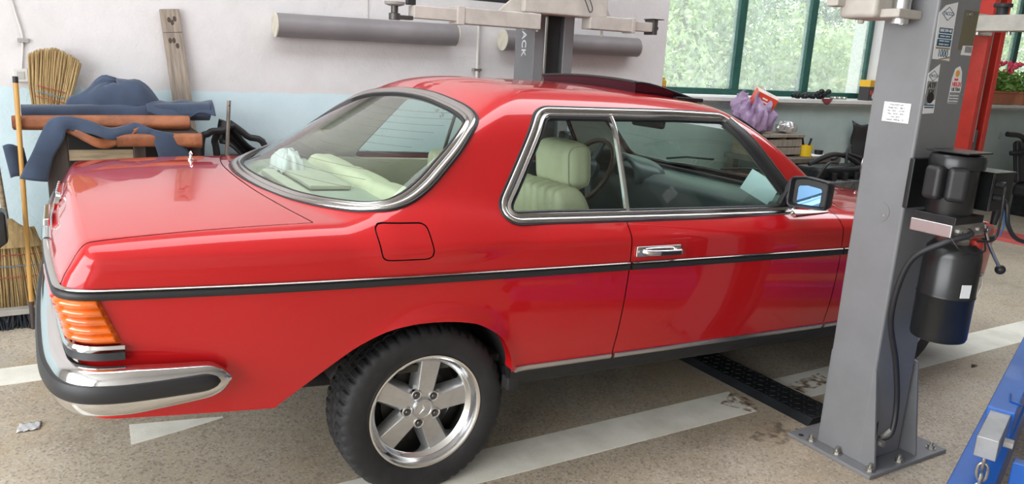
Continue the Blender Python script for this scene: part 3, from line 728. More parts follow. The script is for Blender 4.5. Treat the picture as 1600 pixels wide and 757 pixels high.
mb = MB(); mb.bx(-.26, -.10, -.22, .22, .97, .988); mb.build('first_aid_lid', CREAMD, sh, bev=.006)
mb = MB(); mb.box((-.335, -.18, .985), (.05, .62, .025), (0, 0, .0)); mb.build('shelf_blind', CREAMD, sh, bev=.006)
# dashboard
mb = MB(); pr = [(1.62, .70), (1.60, .88), (1.63, .955), (1.70, .985), (1.85, .992), (2.06, .985), (2.08, .70)]
mb.prism(pr, -.73, .73, 'y'); db = mb.build('dashboard', DASH, CAR, bev=.02, seg=4)
mb = MB(); mb.grid(lambda u, v: (1.58+.20*v, .38+(.23+.02*v)*math.cos(PI*u), .93+(.15-.035*v)*math.sin(PI*u)**.7), 20, 5); mb.build('instrument_hood', DASH, db, smooth=True, solid=.015)
mb = MB(); mb.tube([(1.93, -.6, 1.003), (1.95, .6, 1.003)], .012, 6); mb.build('demister_vent', RUBBER, db)
Ms = Matrix.Translation((1.42, .38, .965)) @ Euler((0, -1.05, 0)).to_matrix().to_4x4()
mb = MB(); mb.tube([(.195*math.cos(2*PI*k/40), .195*math.sin(2*PI*k/40), 0) for k in range(40)], .014, 10, closed=True); st = mb.build('steering_wheel', mat('brown_wheel_rim', (.06, .035, .02), .4), CAR, smooth=True, M=Ms)
mb = MB(); mb.lathe([(.075, -.03), (.08, 0), (.06, .03), (.001, .035)], 24)
for a in (0, PI*.75, PI*1.25): mb.box((.12*math.cos(a), .12*math.sin(a), -.008), (.15, .035, .015), (0, 0, a))
o = mb.build('wheel_hub', DASH, CAR, smooth=True); o.parent = st
mb = MB(); mb.box((1.50, 0, 1.275), (.025, .24, .062), (0, .15, 0)); mb.build('inner_mirror', RUBBER, CAR, bev=.012)
mb = MB(); mb.tube([(1.50, 0, 1.30), (1.54, 0, 1.36)], .008, 8); mb.build('mirror_stalk', RUBBER, CAR)
mb = MB(); mb.bx(-.1, 1.7, -.74, .74, .425, .45); mb.bx(.3, 1.65, -.13, .13, .44, .56); mb.build('cabin_floor', CARPET, CAR)
for s in (-1, 1):
    mb = MB(); mb.bx(.78, 1.72, s*.765-.012, s*.765+.012, .50, .965); dp = mb.build('door_card', DASH if s > 0 else DASH, CAR, bev=.008)
    mb = MB(); mb.bx(.95, 1.45, s*.715-.03, s*.715+.03, .70, .75); mb.build('armrest', DASH, dp, bev=.012)
    mb = MB(); mb.bx(.12, .76, s*.76-.012, s*.76+.012, .70, .970); mb.build('quarter_card', CREAMD, CAR, bev=.008)
# ================================================================ ROOM
WY = 1.95            # front face of the back wall
def link(nt, a, b): nt.links.new(a, b)
def wall_material():
    m = bpy.data.materials.new('two_tone_plaster'); m.use_nodes = True; nt = m.node_tree; b = nt.nodes['Principled BSDF']; N = nt.nodes.new
    geo = N('ShaderNodeNewGeometry'); sep = N('ShaderNodeSeparateXYZ'); link(nt, geo.outputs['Position'], sep.inputs[0])
    def noise(sc, det=6, rough=.6, st=None):
        n = N('ShaderNodeTexNoise'); n.inputs['Scale'].default_value = sc; n.inputs['Detail'].default_value = det; n.inputs['Roughness'].default_value = rough
        if st:
            mp = N('ShaderNodeMapping'); mp.inputs['Scale'].default_value = st; link(nt, geo.outputs['Position'], mp.inputs[0]); link(nt, mp.outputs[0], n.inputs[0])
        else: link(nt, geo.outputs['Position'], n.inputs[0])
        return n.outputs[0]
    def math_(op, a, b_=None, c=None):
        n = N('ShaderNodeMath'); n.operation = op
        for i, v in enumerate((a, b_, c)):
            if v is None: continue
            if isinstance(v, (int, float)): n.inputs[i].default_value = v
            else: link(nt, v, n.inputs[i])
        return n.outputs[0]
    def rng(v, a, c, lo=0., hi=1.):
        n = N('ShaderNodeMapRange'); n.inputs[1].default_value = a; n.inputs[2].default_value = c; n.inputs[3].default_value = lo; n.inputs[4].default_value = hi; link(nt, v, n.inputs[0]); return n.outputs[0]
    def mix(f, a, c):
        n = N('ShaderNodeMix'); n.data_type = 'RGBA'; link(nt, f, n.inputs[0])
        for i, v in ((6, a), (7, c)):
            if isinstance(v, tuple): n.inputs[i].default_value = (*v, 1)
            else: link(nt, v, n.inputs[i])
        return n.outputs[2]
    z = math_('ADD', sep.outputs[2], math_('MULTIPLY', math_('SUBTRACT', noise(9), .5), .03))
    low = rng(z, 1.203, 1.213, 1, 0)
    upper = mix(rng(noise(3.5), .3, .7), (.675, .65, .645), (.60, .575, .575))
    blue = mix(rng(noise(3.), .3, .7), (.60, .735, .775), (.53, .665, .71)); teal_shaded = mix(rng(noise(3.), .3, .7), (.40, .47, .45), (.33, .40, .385))
    lower = mix(rng(sep.outputs[0], 1.5, 3.2), blue, teal_shaded)  # greener paint to the right, darkened to stand for the backlit shade there
    col = mix(low, upper, lower)
    spots = rng(noise(22, 8, .7), .68, .71); col = mix(math_('MULTIPLY', spots, .55), col, (.42, .40, .40))
    peel = math_('MULTIPLY', rng(noise(2.6, 9, .72), .655, .665), low); col = mix(peel, col, (.27, .29, .30))
    link(nt, col, b.inputs['Base Color']); b.inputs['Roughness'].default_value = .75
    bp = N('ShaderNodeBump'); bp.inputs['Strength'].default_value = .45; bp.inputs['Distance'].default_value = .012
    h = math_('ADD', noise(14, 8, .65), math_('MULTIPLY', noise(70, 4), .35)); link(nt, h, bp.inputs['Height']); link(nt, bp.outputs[0], b.inputs['Normal'])
    return m
def floor_material():
    m = bpy.data.materials.new('worn_screed'); m.use_nodes = True; nt = m.node_tree; b = nt.nodes['Principled BSDF']; N = nt.nodes.new
    geo = N('ShaderNodeNewGeometry')
    def noise(sc, det=6, rough=.6):
        n = N('ShaderNodeTexNoise'); n.inputs['Scale'].default_value = sc; n.inputs['Detail'].default_value = det; n.inputs['Roughness'].default_value = rough; link(nt, geo.outputs['Position'], n.inputs[0]); return n.outputs[0]
    def rng(v, a, c):
        n = N('ShaderNodeMapRange'); n.inputs[1].default_value = a; n.inputs[2].default_value = c; link(nt, v, n.inputs[0]); return n.outputs[0]
    def mix(f, a, c, fac=1.):
        n = N('ShaderNodeMix'); n.data_type = 'RGBA'
        if fac != 1: mm = N('ShaderNodeMath'); mm.operation = 'MULTIPLY'; mm.inputs[1].default_value = fac; link(nt, f, mm.inputs[0]); f = mm.outputs[0]
        link(nt, f, n.inputs[0])
        for i, v in ((6, a), (7, c)):
            if isinstance(v, tuple): n.inputs[i].default_value = (*v, 1)
            else: link(nt, v, n.inputs[i])
        return n.outputs[2]
    vor = N('ShaderNodeTexVoronoi'); vor.inputs['Scale'].default_value = 130; link(nt, geo.outputs['Position'], vor.inputs['Vector'])
    col = mix(rng(noise(1.1, 5), .38, .62), (.48, .405, .305), (.36, .30, .225))
    col = mix(rng(noise(3.2, 8, .7), .45, .75), col, (.53, .46, .36), .7)
    vs = N('ShaderNodeSeparateColor'); link(nt, vor.outputs['Color'], vs.inputs[0])
    col = mix(rng(vs.outputs[0], .80, .82), col, (.60, .57, .52), .40)
    col = mix(rng(vs.outputs[1], .82, .84), col, (.10, .09, .08), .45)
    col = mix(rng(noise(2.3, 9, .75), .58, .70), col, (.19, .14, .09), .50)
    col = mix(rng(noise(.9, 7, .7), .52, .66), col, (.40, .30, .18), .55)
    col = mix(rng(noise(1.6, 8, .75), .56, .64), col, (.30, .285, .26), .45)
    col = mix(rng(noise(60, 5, .7), .60, .68), col, (.12, .11, .10), .5)
    link(nt, col, b.inputs['Base Color']); b.inputs['Roughness'].default_value = .62
    bp = N('ShaderNodeBump'); bp.inputs['Strength'].default_value = .25; bp.inputs['Distance'].default_value = .004; link(nt, noise(120, 4), bp.inputs['Height']); link(nt, bp.outputs[0], b.inputs['Normal'])
    return m
WALL = wall_material(); FLOOR = floor_material()
CEILM = mat('ceiling_paint', (.62, .62, .60), .9)
mb = MB(); mb.bx(-5, 13, -6.2, 2.35, -.10, 0); FL = tag(mb.build('floor', FLOOR), kind='structure')
X0, X1, ZS, ZT = 3.29, 6.16, 1.262, 2.75          # window opening 1
X2, X3 = 7.75, 11.6                                # window opening 2
mb = MB()
mb.bx(-5, 13, WY, 2.35, 0, ZS); mb.bx(-5, 13, WY, 2.35, ZT, 3.7)
for a, b in ((-5, X0), (X1, X2), (X3, 13)): mb.bx(a, b, WY, 2.35, ZS, ZT)
tag(mb.build('wall_back', WALL), kind='structure')
PLAIN = mat('grey_plaster', (.60, .58, .56), .85, var=.12, scale=2, bump=.2, bscale=20)
mb = MB(); mb.bx(-5.3, -5, .3, 2.35, 0, 3.7); mb.bx(-5.3, -5, -6.2, -5.6, 0, 3.7); mb.bx(-5.3, -5, -5.6, .3, 3.4, 3.7); tag(mb.build('wall_left', PLAIN), kind='structure')
mb = MB(); mb.bx(13, 13.3, -6.2, 2.35, 0, 3.7); tag(mb.build('wall_right', PLAIN), kind='structure')
mb = MB(); mb.bx(-5.3, 13.3, -6.5, -.8, 3.7, 3.9); mb.bx(-5.3, 13.3, .8, 2.35, 3.7, 3.9); mb.bx(-5.3, -3, -.8, .8, 3.7, 3.9); mb.bx(7, 13.3, -.8, .8, 3.7, 3.9); tag(mb.build('ceiling', CEILM), kind='structure')  # slot left open for the added overhead fill
mb = MB(); mb.bx(-5.3, 13.3, -6.5, -6.2, 0, 3.7)
tag(mb.build('wall_front', PLAIN), kind='structure')
# painted floor lines
LINEP = mat('worn_line_paint', (.84, .82, .73), .7, col2=(.68, .66, .57), scale=5, thr=(.42, .70), detail=9, bump=.1, bscale=120)
def line(poly, name='painted_line'): mb = MB(); mb.prism(poly, -.002, .0015, 'z'); return mb.build(name, LINEP, FL)
line([(-1.9, -.845), (1.60, -.845), (1.64, -.635), (-1.9, -.635)]); line([(1.95, -.62), (1.97, -.845), (12.8, -.83), (12.8, -.62)])
line([(-2.6, .725), (-1.0, .725), (1.6, .74), (1.6, .93), (-2.6, .93)])
line([(-.87, .125), (-.875, -.05), (-.70, -.01), (-.53, .04), (-.53, .05)])
line([(7.6, .2), (12.5, .2), (12.5, .42), (7.6, .42)])
# stains
for nm, poly, c in (('rust_stain', [(1.50, -.72), (1.66, -.64), (1.66, -.80), (1.58, -.86)], (.23, .10, .035)), ('rust_stain', [(1.96, -.70), (2.25, -.66), (2.22, -.76), (1.97, -.80)], (.30, .16, .07)), ('dirt_patch', [(1.36, -1.02), (1.60, -.92), (1.64, -1.05), (1.54, -1.10), (1.44, -1.12)], (.22, .17, .13))):
    sm = bpy.data.materials.new(nm); sm.use_nodes = True; nt = sm.node_tree; b = nt.nodes['Principled BSDF']; b.inputs['Base Color'].default_value = (*c, 1); b.inputs['Roughness'].default_value = .8
    tcn = nt.nodes.new('ShaderNodeNewGeometry'); nz = nt.nodes.new('ShaderNodeTexNoise'); nz.inputs['Scale'].default_value = 22; nz.inputs['Detail'].default_value = 8; link(nt, tcn.outputs[0], nz.inputs[0])
    rr = nt.nodes.new('ShaderNodeMapRange'); rr.inputs[1].default_value = .46; rr.inputs[2].default_value = .75; rr.inputs[4].default_value = .75; link(nt, nz.outputs[0], rr.inputs[0]); link(nt, rr.outputs[0], b.inputs['Alpha'])
    mb = MB(); mb.prism(poly, .0018, .0024, 'z'); mb.build(nm, sm, FL)
# ---------------------------------------------------------------- windows
GREEN = mat('green_frame_paint', (.022, .105, .085), .45, var=.3, scale=15)
SILLM = mat('white_sill', (.66, .66, .64), .6, var=.15, scale=6)
WGLASS = glass_mat('dusty_window_glass', (.97, 1., .98), dirt=.40, dscale=9., dirtcol=(.93, .97, .94))
def window(idx, x0, x1, muls, doors=()):
    r = empty('window_%d' % idx, ((x0+x1)/2, 2.15, ZS), kind='structure'); cx = (x0+x1)/2
    def L(a): return a-cx
    def bar(nm, a, b, z0, z1, d=.03): mb = MB(); mb.bx(L(a), L(b), -d, d, z0-ZS, z1-ZS); return mb.build(nm, GREEN, r, bev=.006)
    bar('frame_bottom', x0, x1, ZS+.01, ZS+.065); bar('frame_top', x0, x1, ZT-.06, ZT); bar('frame_side', x0, x0+.05, ZS+.01, ZT); bar('frame_side', x1-.05, x1, ZS+.01, ZT)
    xs = [x0+.05]+list(muls)+[x1-.05]
    for m_ in muls: bar('mullion', m_-.045, m_+.045, ZS+.06, ZT-.05, .035)
    for a, b in zip(xs[:-1], xs[1:]):
        mb = MB(); mb.bx(L(a), L(b), -.003, .003, .05, ZT-ZS-.05); mb.build('pane', WGLASS, r)
    mb = MB(); mb.bx(L(x0)-.06, L(x1)+.06, -.27, -.02, -.035, .002); mb.build('sill', SILLM, r, bev=.006)
    return r
window(1, X0, X1, (4.30, 5.235)); window(2, X2, X3, (8.86, 9.9, 10.8))

# ---------------------------------------------------------------- outside: lawn, trees
mb = MB(); mb.bx(-5, 45, 2.4, 40, -.35, -.30); tag(mb.build('lawn', mat('lawn_grass', (.16, .30, .07), .9, var=.4, scale=2)), kind='structure')
LEAFS = [mat('leaf_pale', (.66, .78, .40), .6, var=.3, scale=3), mat('leaf_mid', (.34, .48, .25), .6, var=.3, scale=3), mat('leaf_dark', (.07, .115, .085), .6, var=.3, scale=3)]
BARK = mat('bark', (.12, .09, .06), .9, bump=.4)
def tree(x, y, h, rad, kind, n, label, conifer=False):
    r = empty('conifer_tree' if conifer else 'leafy_tree', (x, y, -.3), label=label, cat='tree', group='trees outside the windows')
    mb = MB(); mb.tube([(0, 0, 0), (.05, .02, h*.5), (0, 0, h*.85)], [.14, .10, .03], 8); mb.build('trunk', BARK, r, smooth=True)
    n = int(n*2.4); k = RNG.random(n); th = RNG.random(n)*2*PI
    if conifer:
        z = h*(.08+.9*k); R = rad*(1-k)*(0.35+.65*RNG.random(n)**.5)*(1+.25*np.sin(z*9)); P = np.stack([R*np.cos(th), R*np.sin(th), z-.35*R], 1)
    else:
        nb = 14; cb = np.stack([(RNG.random(nb)-.5)*1.5*rad, (RNG.random(nb)-.5)*1.2*rad, h*(.18+.75*RNG.random(nb))], 1); br = rad*(.35+.35*RNG.random(nb))
        i = RNG.integers(0, nb, n); d = RNG.normal(size=(n, 3)); d /= np.linalg.norm(d, axis=1)[:, None]; P = cb[i]+d*(br[i]*RNG.random(n)**.33)[:, None]
    n0 = n; s = .030+.045*RNG.random(n)
    a = RNG.normal(size=(n, 3)); a /= np.linalg.norm(a, axis=1)[:, None]; b = np.cross(a, RNG.normal(size=(n, 3))); b /= np.linalg.norm(b, axis=1)[:, None]
    V = np.stack([P-a*s[:, None], P+b*s[:, None]*.45, P+a*s[:, None], P-b*s[:, None]*.45], 1).reshape(-1, 3); F = np.arange(4*n).reshape(-1, 4)
    o = np_mesh('foliage', V, F, LEAFS[kind], r, smooth=False); o['kind'] = 'stuff'
for a in ((7.6, 6.6, 4.2, 1.6, 0, 5200, 'pale bushy tree behind the left pane of the big window'), (9.3, 8.2, 5.2, 1.9, 1, 6500, 'mid-green tree behind the left mullion of the big window'),
          (11.3, 9.4, 5.6, 2.0, 1, 6500, 'broad green tree behind the middle pane of the big window'), (9.9, 6.2, 2.5, 1.0, 0, 3000, 'low yellow-green bush behind the middle pane of the big window'),
          (15.6, 9.6, 3.3, 1.7, 0, 5000, 'low pale tree behind the right pane of the big window'), (12.2, 6.8, 2.4, 1.1, 0, 3000, 'low bright bush behind the right mullion of the big window'),
          (19.0, 8.2, 4.6, 2.0, 0, 4000, 'pale tree behind the flower boxes'), (22.5, 9.5, 5, 2.2, 1, 4000, 'green tree furthest right behind the flower boxes')): tree(*a)
tree(14.2, 9.8, 7.2, 2.0, 2, 6500, 'dark conifer behind the right pane of the big window', True); tree(6.5, 9.0, 7, 2.2, 2, 5000, 'dark conifer at the left edge of the big window', True)
# ================================================================ TWO-POST LIFT
GREY = mat('post_grey_paint', (.205, .207, .214), .42, var=.10, scale=6, bump=.03, bscale=80)
GREYD = mat('post_dark_grey_paint', (.11, .112, .115), .45, var=.15, scale=6)
BEIGE = mat('arm_beige_paint', (.52, .48, .43), .5, var=.2, scale=9, bump=.06, bscale=60)
BLACKP = mat('black_plastic', (.02, .02, .022), .42, bump=.04, bscale=150)
BLACKM = mat('black_enamel', (.015, .016, .017), .28, var=.3, scale=12)
ZINC = mat('zinc_bolt', (.55, .53, .48), .35, .9, var=.3, scale=40)
STICK = mat('sticker_white', (.78, .79, .80), .4)
NAVY = mat('sticker_navy', (.02, .09, .15), .45); REDI = mat('sticker_red', (.65, .02, .02), .45); BLK = mat('ink_black', (.015, .015, .015), .5); GOLD = mat('sticker_gold', (.28, .22, .10), .4); GREYI = mat('ink_grey', (.25, .25, .25), .5)
OLIVE = mat('olive_tape', (.15, .135, .085), .4)
# ---- near post
C = empty('lift_post', (1.725, -1.28, 0), label='near grey lift post with black hydraulic power unit and oil stickers', cat='lift post')
ox, oy = 1.725, -1.28
def LB(mb): return mb
def put(mb, nm, m, parent=C, **k):
    mb.v = [(x-ox, y-oy, z) for x, y, z in mb.v]; return mb.build(nm, m, parent, **k)
# C-shaped column open towards the car
mb = MB(); prof = [(1.60, -1.17), (1.60, -1.37), (1.85, -1.37), (1.85, -1.17), (1.80, -1.17), (1.80, -1.19), (1.835, -1.19), (1.835, -1.355), (1.615, -1.355), (1.615, -1.19), (1.65, -1.19), (1.65, -1.17)]
mb.prism(prof, .012, 3.2, 'z'); put(mb, 'column', GREY, bev=.014, seg=4, ang=60)
mb = MB(); mb.bx(1.545, 2.045, -1.455, -1.065, 0, .016); put(mb, 'base_plate', GREY, bev=.003)
for x in (1.6075, 1.870):
    mb = MB(); mb.prism([(-1.17, .016), (-1.432, .016), (-1.372, .40), (-1.17, .42)], x-.006, x+.006, 'x'); put(mb, 'gusset', GREY, bev=.002)
for x, y in ((1.575, -1.16), (1.58, -1.28), (1.585, -1.425), (1.76, -1.43), (1.99, -1.42), (1.99, -1.2)):
    mb = MB(); mb.lathe([(.020, .016), (.020, .019), (.0001, .019)], 16, Matrix.Translation((x, y, 0))); mb.lathe([(.0135, .019), (.0135, .031), (.0001, .031)], 6, Matrix.Translation((x, y, 0))); mb.cyl((x, y, .03), (x, y, .045), .007, 10)
    put(mb, 'anchor_bolt', ZINC)
mb = MB(); mb.cyl((1.575, -1.11, .0161), (1.575, -1.11, .0168), .011, 14); put(mb, 'bolt_hole', DARK)
mb = MB(); mb.lathe([(.036, 0), (.036, .002), (.0001, .003)], 28, Matrix.Translation((1.600, -1.282, 1.006)) @ Euler((0, -PI/2, 0)).to_matrix().to_4x4()); put(mb, 'round_plug', GREY, smooth=True)
mb = MB(); mb.cyl((1.600, -1.30, .995), (1.5955, -1.30, .995), .005, 8); put(mb, 'plug_screw', ZINC)
# white type plate on the rear-facing side
def MX(y, z): return frame((1.5985-ox, y-oy, z), (0, -1, 0), (0, 0, 1))
mb = MB(); mb.prism([(-1.227, 1.337), (-1.332, 1.335), (-1.331, 1.405), (-1.227, 1.407)], 1.5975, 1.599, 'x'); TP = put(mb, 'type_plate', STICK)
def txt(s, size, m, M, **k): return text_obj(s, size, m, C, M, **k)
for i, w in enumerate(('TWO POST LIFT', 'Model  4.0 t    380 V', 'No.   1012     2.2 kW', 'Max    50 Hz    IP54', 'Year  2012', 'Capacity  4000 kg   CE')): txt(w, .0075, BLK if i else NAVY, MX(-1.278, 1.397-.0105*i) @ Matrix.Translation((0, 0, .0018)), ext=.0001)
# stickers on the side facing the camera
FY = -1.3705
def poly_st(pts, m, d=.0008, nm='sticker'): mb = MB(); mb.prism(pts, FY-d, FY, 'y'); return put(mb, nm, m)
def MY(x, z, rot=0): return frame((x-ox, FY-.0012-oy, z), (math.cos(rot), 0, math.sin(rot)), (-math.sin(rot), 0, math.cos(rot)))
def logo(x, z, s=1.):
    for k, (w, m) in enumerate(((.040*s, NAVY), (.034*s, STICK))): poly_st([(x-w, z), (x, z-w*.62), (x+w, z), (x, z+w*.62)], m, .0010+.0002*k, 'logo')
    txt('YACCO', .017*s, NAVY, MY(x, z), bold=True, ext=.0004)
poly_st([(1.604, 1.715), (1.637, 1.742), (1.704, 1.757), (1.708, 1.600), (1.713, 1.558), (1.612, 1.562)], STICK); logo(1.658, 1.715, .95)
poly_st([(1.622, 1.650), (1.700, 1.650), (1.700, 1.668), (1.622, 1.668)], NAVY, .0011, 'print_panel'); txt('SAE 5W-40', .014, STICK, MY(1.661, 1.659), bold=True)
poly_st([(1.622, 1.633), (1.700, 1.633), (1.700, 1.647), (1.622, 1.647)], NAVY, .0011, 'print_panel'); poly_st([(1.620, 1.606), (1.702, 1.606), (1.702, 1.630), (1.620, 1.630)], NAVY, .0011, 'print_panel')
for z in (1.640, 1.624, 1.613): txt('API SN/CF  ACEA A3', .0065, STICK, MY(1.661, z))
poly_st([(1.619, 1.597), (1.702, 1.597), (1.702, 1.603), (1.619, 1.603)], GOLD, .0011, 'print_panel'); txt('1000', .036, NAVY, MY(1.665, 1.582), sx=.85)
poly_st([(1.614, 1.562), (1.640, 1.562), (1.710, 1.575), (1.710, 1.568), (1.66, 1.562), (1.712, 1.560), (1.70, 1.559)], GOLD, .0010, 'print_panel')
poly_st([(1.597+.006, 1.513), (1.663, 1.547), (1.674, 1.377), (1.610, 1.374)], STICK); logo(1.636, 1.505, .75)
poly_st([(1.606, 1.487), (1.666, 1.487), (1.669, 1.425), (1.640, 1.415), (1.607, 1.400)], GREYI, .0010, 'print_panel'); txt('ATF', .026, BLK, MY(1.636, 1.472), bold=True); txt('X3F', .022, BLK, MY(1.636, 1.450), bold=True)
mb = MB(); mb.lathe([(.020, 0), (.020, .001), (.010, .0012), (.0001, .0012)], 12, Matrix.Translation((1.638, FY-.0012, 1.430)) @ Euler((PI/2, 0, 0)).to_matrix().to_4x4()); put(mb, 'print_panel', BLK)
for z in (1.402, 1.394): poly_st([(1.612, z), (1.668, z), (1.668, z+.005), (1.612, z+.005)], NAVY, .0011, 'print_panel')
poly_st(round_poly([(1.748, 1.412), (1.812, 1.412), (1.815, 1.470), (1.803, 1.525), (1.785, 1.545), (1.760, 1.535), (1.750, 1.50)], .008, 3)[:], STICK)
poly_st([(1.750, 1.413), (1.811, 1.413), (1.813, 1.452), (1.750, 1.452)], GREYI, .0010, 'print_panel')
mb = MB(); mb.lathe([(.012, 0), (.012, .001), (.0001, .0014)], 14, Matrix.Translation((1.776, FY-.0010, 1.518)) @ Euler((PI/2, 0, 0)).to_matrix().to_4x4()); put(mb, 'logo', mat('shell_yellow', (.75, .33, .05), .4))
txt('Shell', .012, REDI, MY(1.774, 1.497), bold=True); txt('HELIX', .021, REDI, MY(1.782, 1.480), bold=True); txt('ULTRA', .017, BLK, MY(1.782, 1.462), bold=True)
for z in (1.440, 1.430, 1.420): txt('5W-40  MOTOR OIL', .006, STICK, MY(1.780, z))
poly_st([(1.752, 1.60), (1.838, 1.60), (1.842, 1.735), (1.752, 1.735)], OLIVE, .0006, 'tape'); poly_st([(1.776, 1.583), (1.838, 1.583), (1.840, 1.617), (1.778, 1.615)], STICK, .0010, 'sticker')
for k in range(9): poly_st([(1.795+.0048*k, 1.592), (1.7972+.0048*k, 1.592), (1.7972+.0048*k, 1.614), (1.795+.0048*k, 1.614)], BLK, .0014, 'barcode_bar')
mb = MB(); mb.cyl((1.788, -1.372, 1.722), (1.788, -1.378, 1.722), .008, 14); put(mb, 'rivet', ZINC)
# ---- hydraulic power unit
Y0 = -1.49; XU = 1.675
PU = bpy.data.objects.new('power_unit', None); COL.objects.link(PU); PU.parent = C; PU.location = (0, 0, 0)
def pp(mb, nm, m, **k): return put(mb, nm, m, PU, **k)
mb = MB(); mb.lathe([(.0001, .570), (.078, .570), (.090, .575), (.094, .585), (.094, .735), (.0965, .738), (.0965, .744), (.094, .747), (.094, .885), (.088, .915), (.070, .935), (.0001, .937)], 48, Matrix.Translation((XU+.05, Y0-.015, 0))); pp(mb, 'oil_tank', BLACKM, smooth=True)
mb = MB(); mb.lathe([(.070, 1.03), (.074, 1.05), (.074, 1.195), (.088, 1.20), (.090, 1.232), (.084, 1.245), (.060, 1.25), (.0001, 1.25)], 40, Matrix.Translation((XU-.005, Y0, 0))); pp(mb, 'motor', BLACKM, smooth=True, ang=35)
mb = MB(); mb.box((XU-.005, Y0, 1.256), (.150, .150, .006)); pp(mb, 'fan_cover', BLACKM, bev=.002)
mb = MB(); mb.box((XU-.01, -1.382, 1.13), (.17, .02, .18)); pp(mb, 'mount_plate', BLACKM, bev=.004)
rotU = Euler((0, 0, .0)).to_matrix().to_4x4()
mb = MB(); mb.box((XU-.005, Y0-.005, .993), (.20, .15, .045)); pp(mb, 'valve_block', STEEL, bev=.003)
mb = MB(); mb.box((XU-.005, Y0-.005, 1.028), (.17, .15, .026)); pp(mb, 'motor_flange', BLACKM, bev=.003)
for x in (-.06, .0, .06): mb = MB(); mb.cyl((XU+x, Y0-.078, .993), (XU+x, Y0-.086, .993), .010, 6); pp(mb, 'hex_plug', ZINC)
for ang in (172, 216):
    ca, sa = math.cos(math.radians(ang)), math.sin(math.radians(ang))
    mb = MB(); mb.box((XU-.005+.092*ca, Y0+.092*sa, 1.150), (.050, .066, .118), (0, 0, math.radians(ang))); pp(mb, 'capacitor_cover', BLACKP, bev=.018, seg=4)
mb = MB(); cx, cy, cz = XU+.165, Y0-.025, 1.12
mb.box((cx-.062, cy, cz), (.004, .10, .135)); mb.box((cx, cy, cz+.068), (.135, .115, .004)); mb.box((cx, cy-.052, cz), (.125, .004, .135)) ; mb.box((cx, cy+.05, cz), (.125, .004, .135)); mb.box((cx, cy, cz-.066), (.125, .10, .004)); pp(mb, 'control_box', BLACKM, bev=.002)
mb = MB(); mb.box((cx+.066, cy-.01, cz-.012), (.012, .05, .045)); pp(mb, 'contactor', mat('pale_blue_plastic', (.45, .60, .75), .5), bev=.003)
BLUEW = mat('blue_wire', (.03, .20, .55), .4)
mb = MB()
for k in range(4): mb.tube(cat_rom([(cx+.06, cy-.03+.015*k, cz+.05), (cx+.085, cy-.04+.02*k, cz+.02-.01*k), (cx+.075, cy-.02+.012*k, cz-.02), (cx+.066, cy-.015, cz-.01)], 5), .0022, 6)
pp(mb, 'grey_wires', mat('grey_wire', (.35, .33, .32), .5), smooth=True)
mb = MB(); mb.tube(cat_rom([(cx+.066, cy-.015, cz-.03), (cx+.08, cy-.03, cz-.075), (cx+.055, cy-.055, cz-.12), (cx+.01, cy-.07, cz-.16)], 6), .0026, 6); mb.tube(cat_rom([(cx+.07, cy, cz-.02), (cx+.10, cy, cz-.04), (cx+.095, cy-.01, cz-.075)], 6), .0026, 6); pp(mb, 'blue_wires', BLUEW, smooth=True)
for z in (cz+.028, cz-.018): mb = MB(); mb.cyl((cx-.04, cy-.054, z), (cx-.04, cy-.082, z), .0125, 12); pp(mb, 'cable_gland', BLACKP, smooth=True)
mb = MB(); mb.tube(cat_rom([(cx-.04, cy-.08, cz-.018), (cx-.05, cy-.105, cz-.04), (cx-.03, cy-.11, cz-.105), (cx+.06, cy-.11, cz-.165), (cx+.22, cy-.12, cz-.185), (cx+.5, cy-.16, cz-.17)], 8), .0075, 10); pp(mb, 'power_cable', RUBBER, smooth=True)
mb = MB(); mb.tube(cat_rom([(cx-.04, cy-.08, cz+.028), (cx-.075, cy-.10, cz), (cx-.065, cy-.10, cz-.09), (cx-.06, cy-.09, cz-.16), (XU+.03, Y0-.10, .955)], 6), .0042, 8); pp(mb, 'thin_cable', RUBBER, smooth=True)
mb = MB(); mb.cyl((cx+.10, cy, cz-.075), (cx+.09, cy, cz-.135), .016, 12, .011); pp(mb, 'cable_plug', RUBBER, smooth=True)
mb = MB(); mb.box((XU+.115, Y0-.04, .985), (.055, .04, .035)); mb.cyl((XU+.13, Y0-.05, .985), (XU+.13, Y0-.08, .985), .012, 10); pp(mb, 'release_valve', STEEL, bev=.002)
mb = MB(); mb.tube(cat_rom([(XU+.12, Y0-.065, 1.005), (XU+.135, Y0-.075, .955), (XU+.165, Y0-.085, .905), (XU+.215, Y0-.095, .845)], 6), .0062, 10); pp(mb, 'lever', CHROME, smooth=True)
mb = MB(); mb.ball((XU+.222, Y0-.097, .835), .018, 16, 10); pp(mb, 'lever_knob', BLACKP, smooth=True)
mb = MB(); mb.lathe([(.018, .93), (.022, .945), (.022, .962), (.012, .968), (.0001, .97)], 18, Matrix.Translation((XU+.075, Y0-.075, -.012))); pp(mb, 'filler_cap', mat('red_cap', (.40, .03, .02), .4), smooth=True)
mb = MB(); _a = math.radians(247); mb.box((XU+.05+.0955*math.cos(_a), Y0-.015+.0955*math.sin(_a), .775), (.002, .036, .048), (0, 0, _a)); pp(mb, 'tank_label', STICK)
mb = MB(); mb.tube(cat_rom([(XU-.02, Y0-.09, .993), (XU-.05, Y0-.11, .985), (XU-.105, Y0-.06, .95), (XU-.135, Y0+.03, .86), (XU-.12, Y0+.07, .65), (XU-.03, Y0+.075, .45), (XU+.015, Y0+.07, .28), (XU+.0, Y0+.06, .16), (XU-.03, Y0+.085, .125)], 8), .011, 10); pp(mb, 'hydraulic_hose', RUBBER, smooth=True)
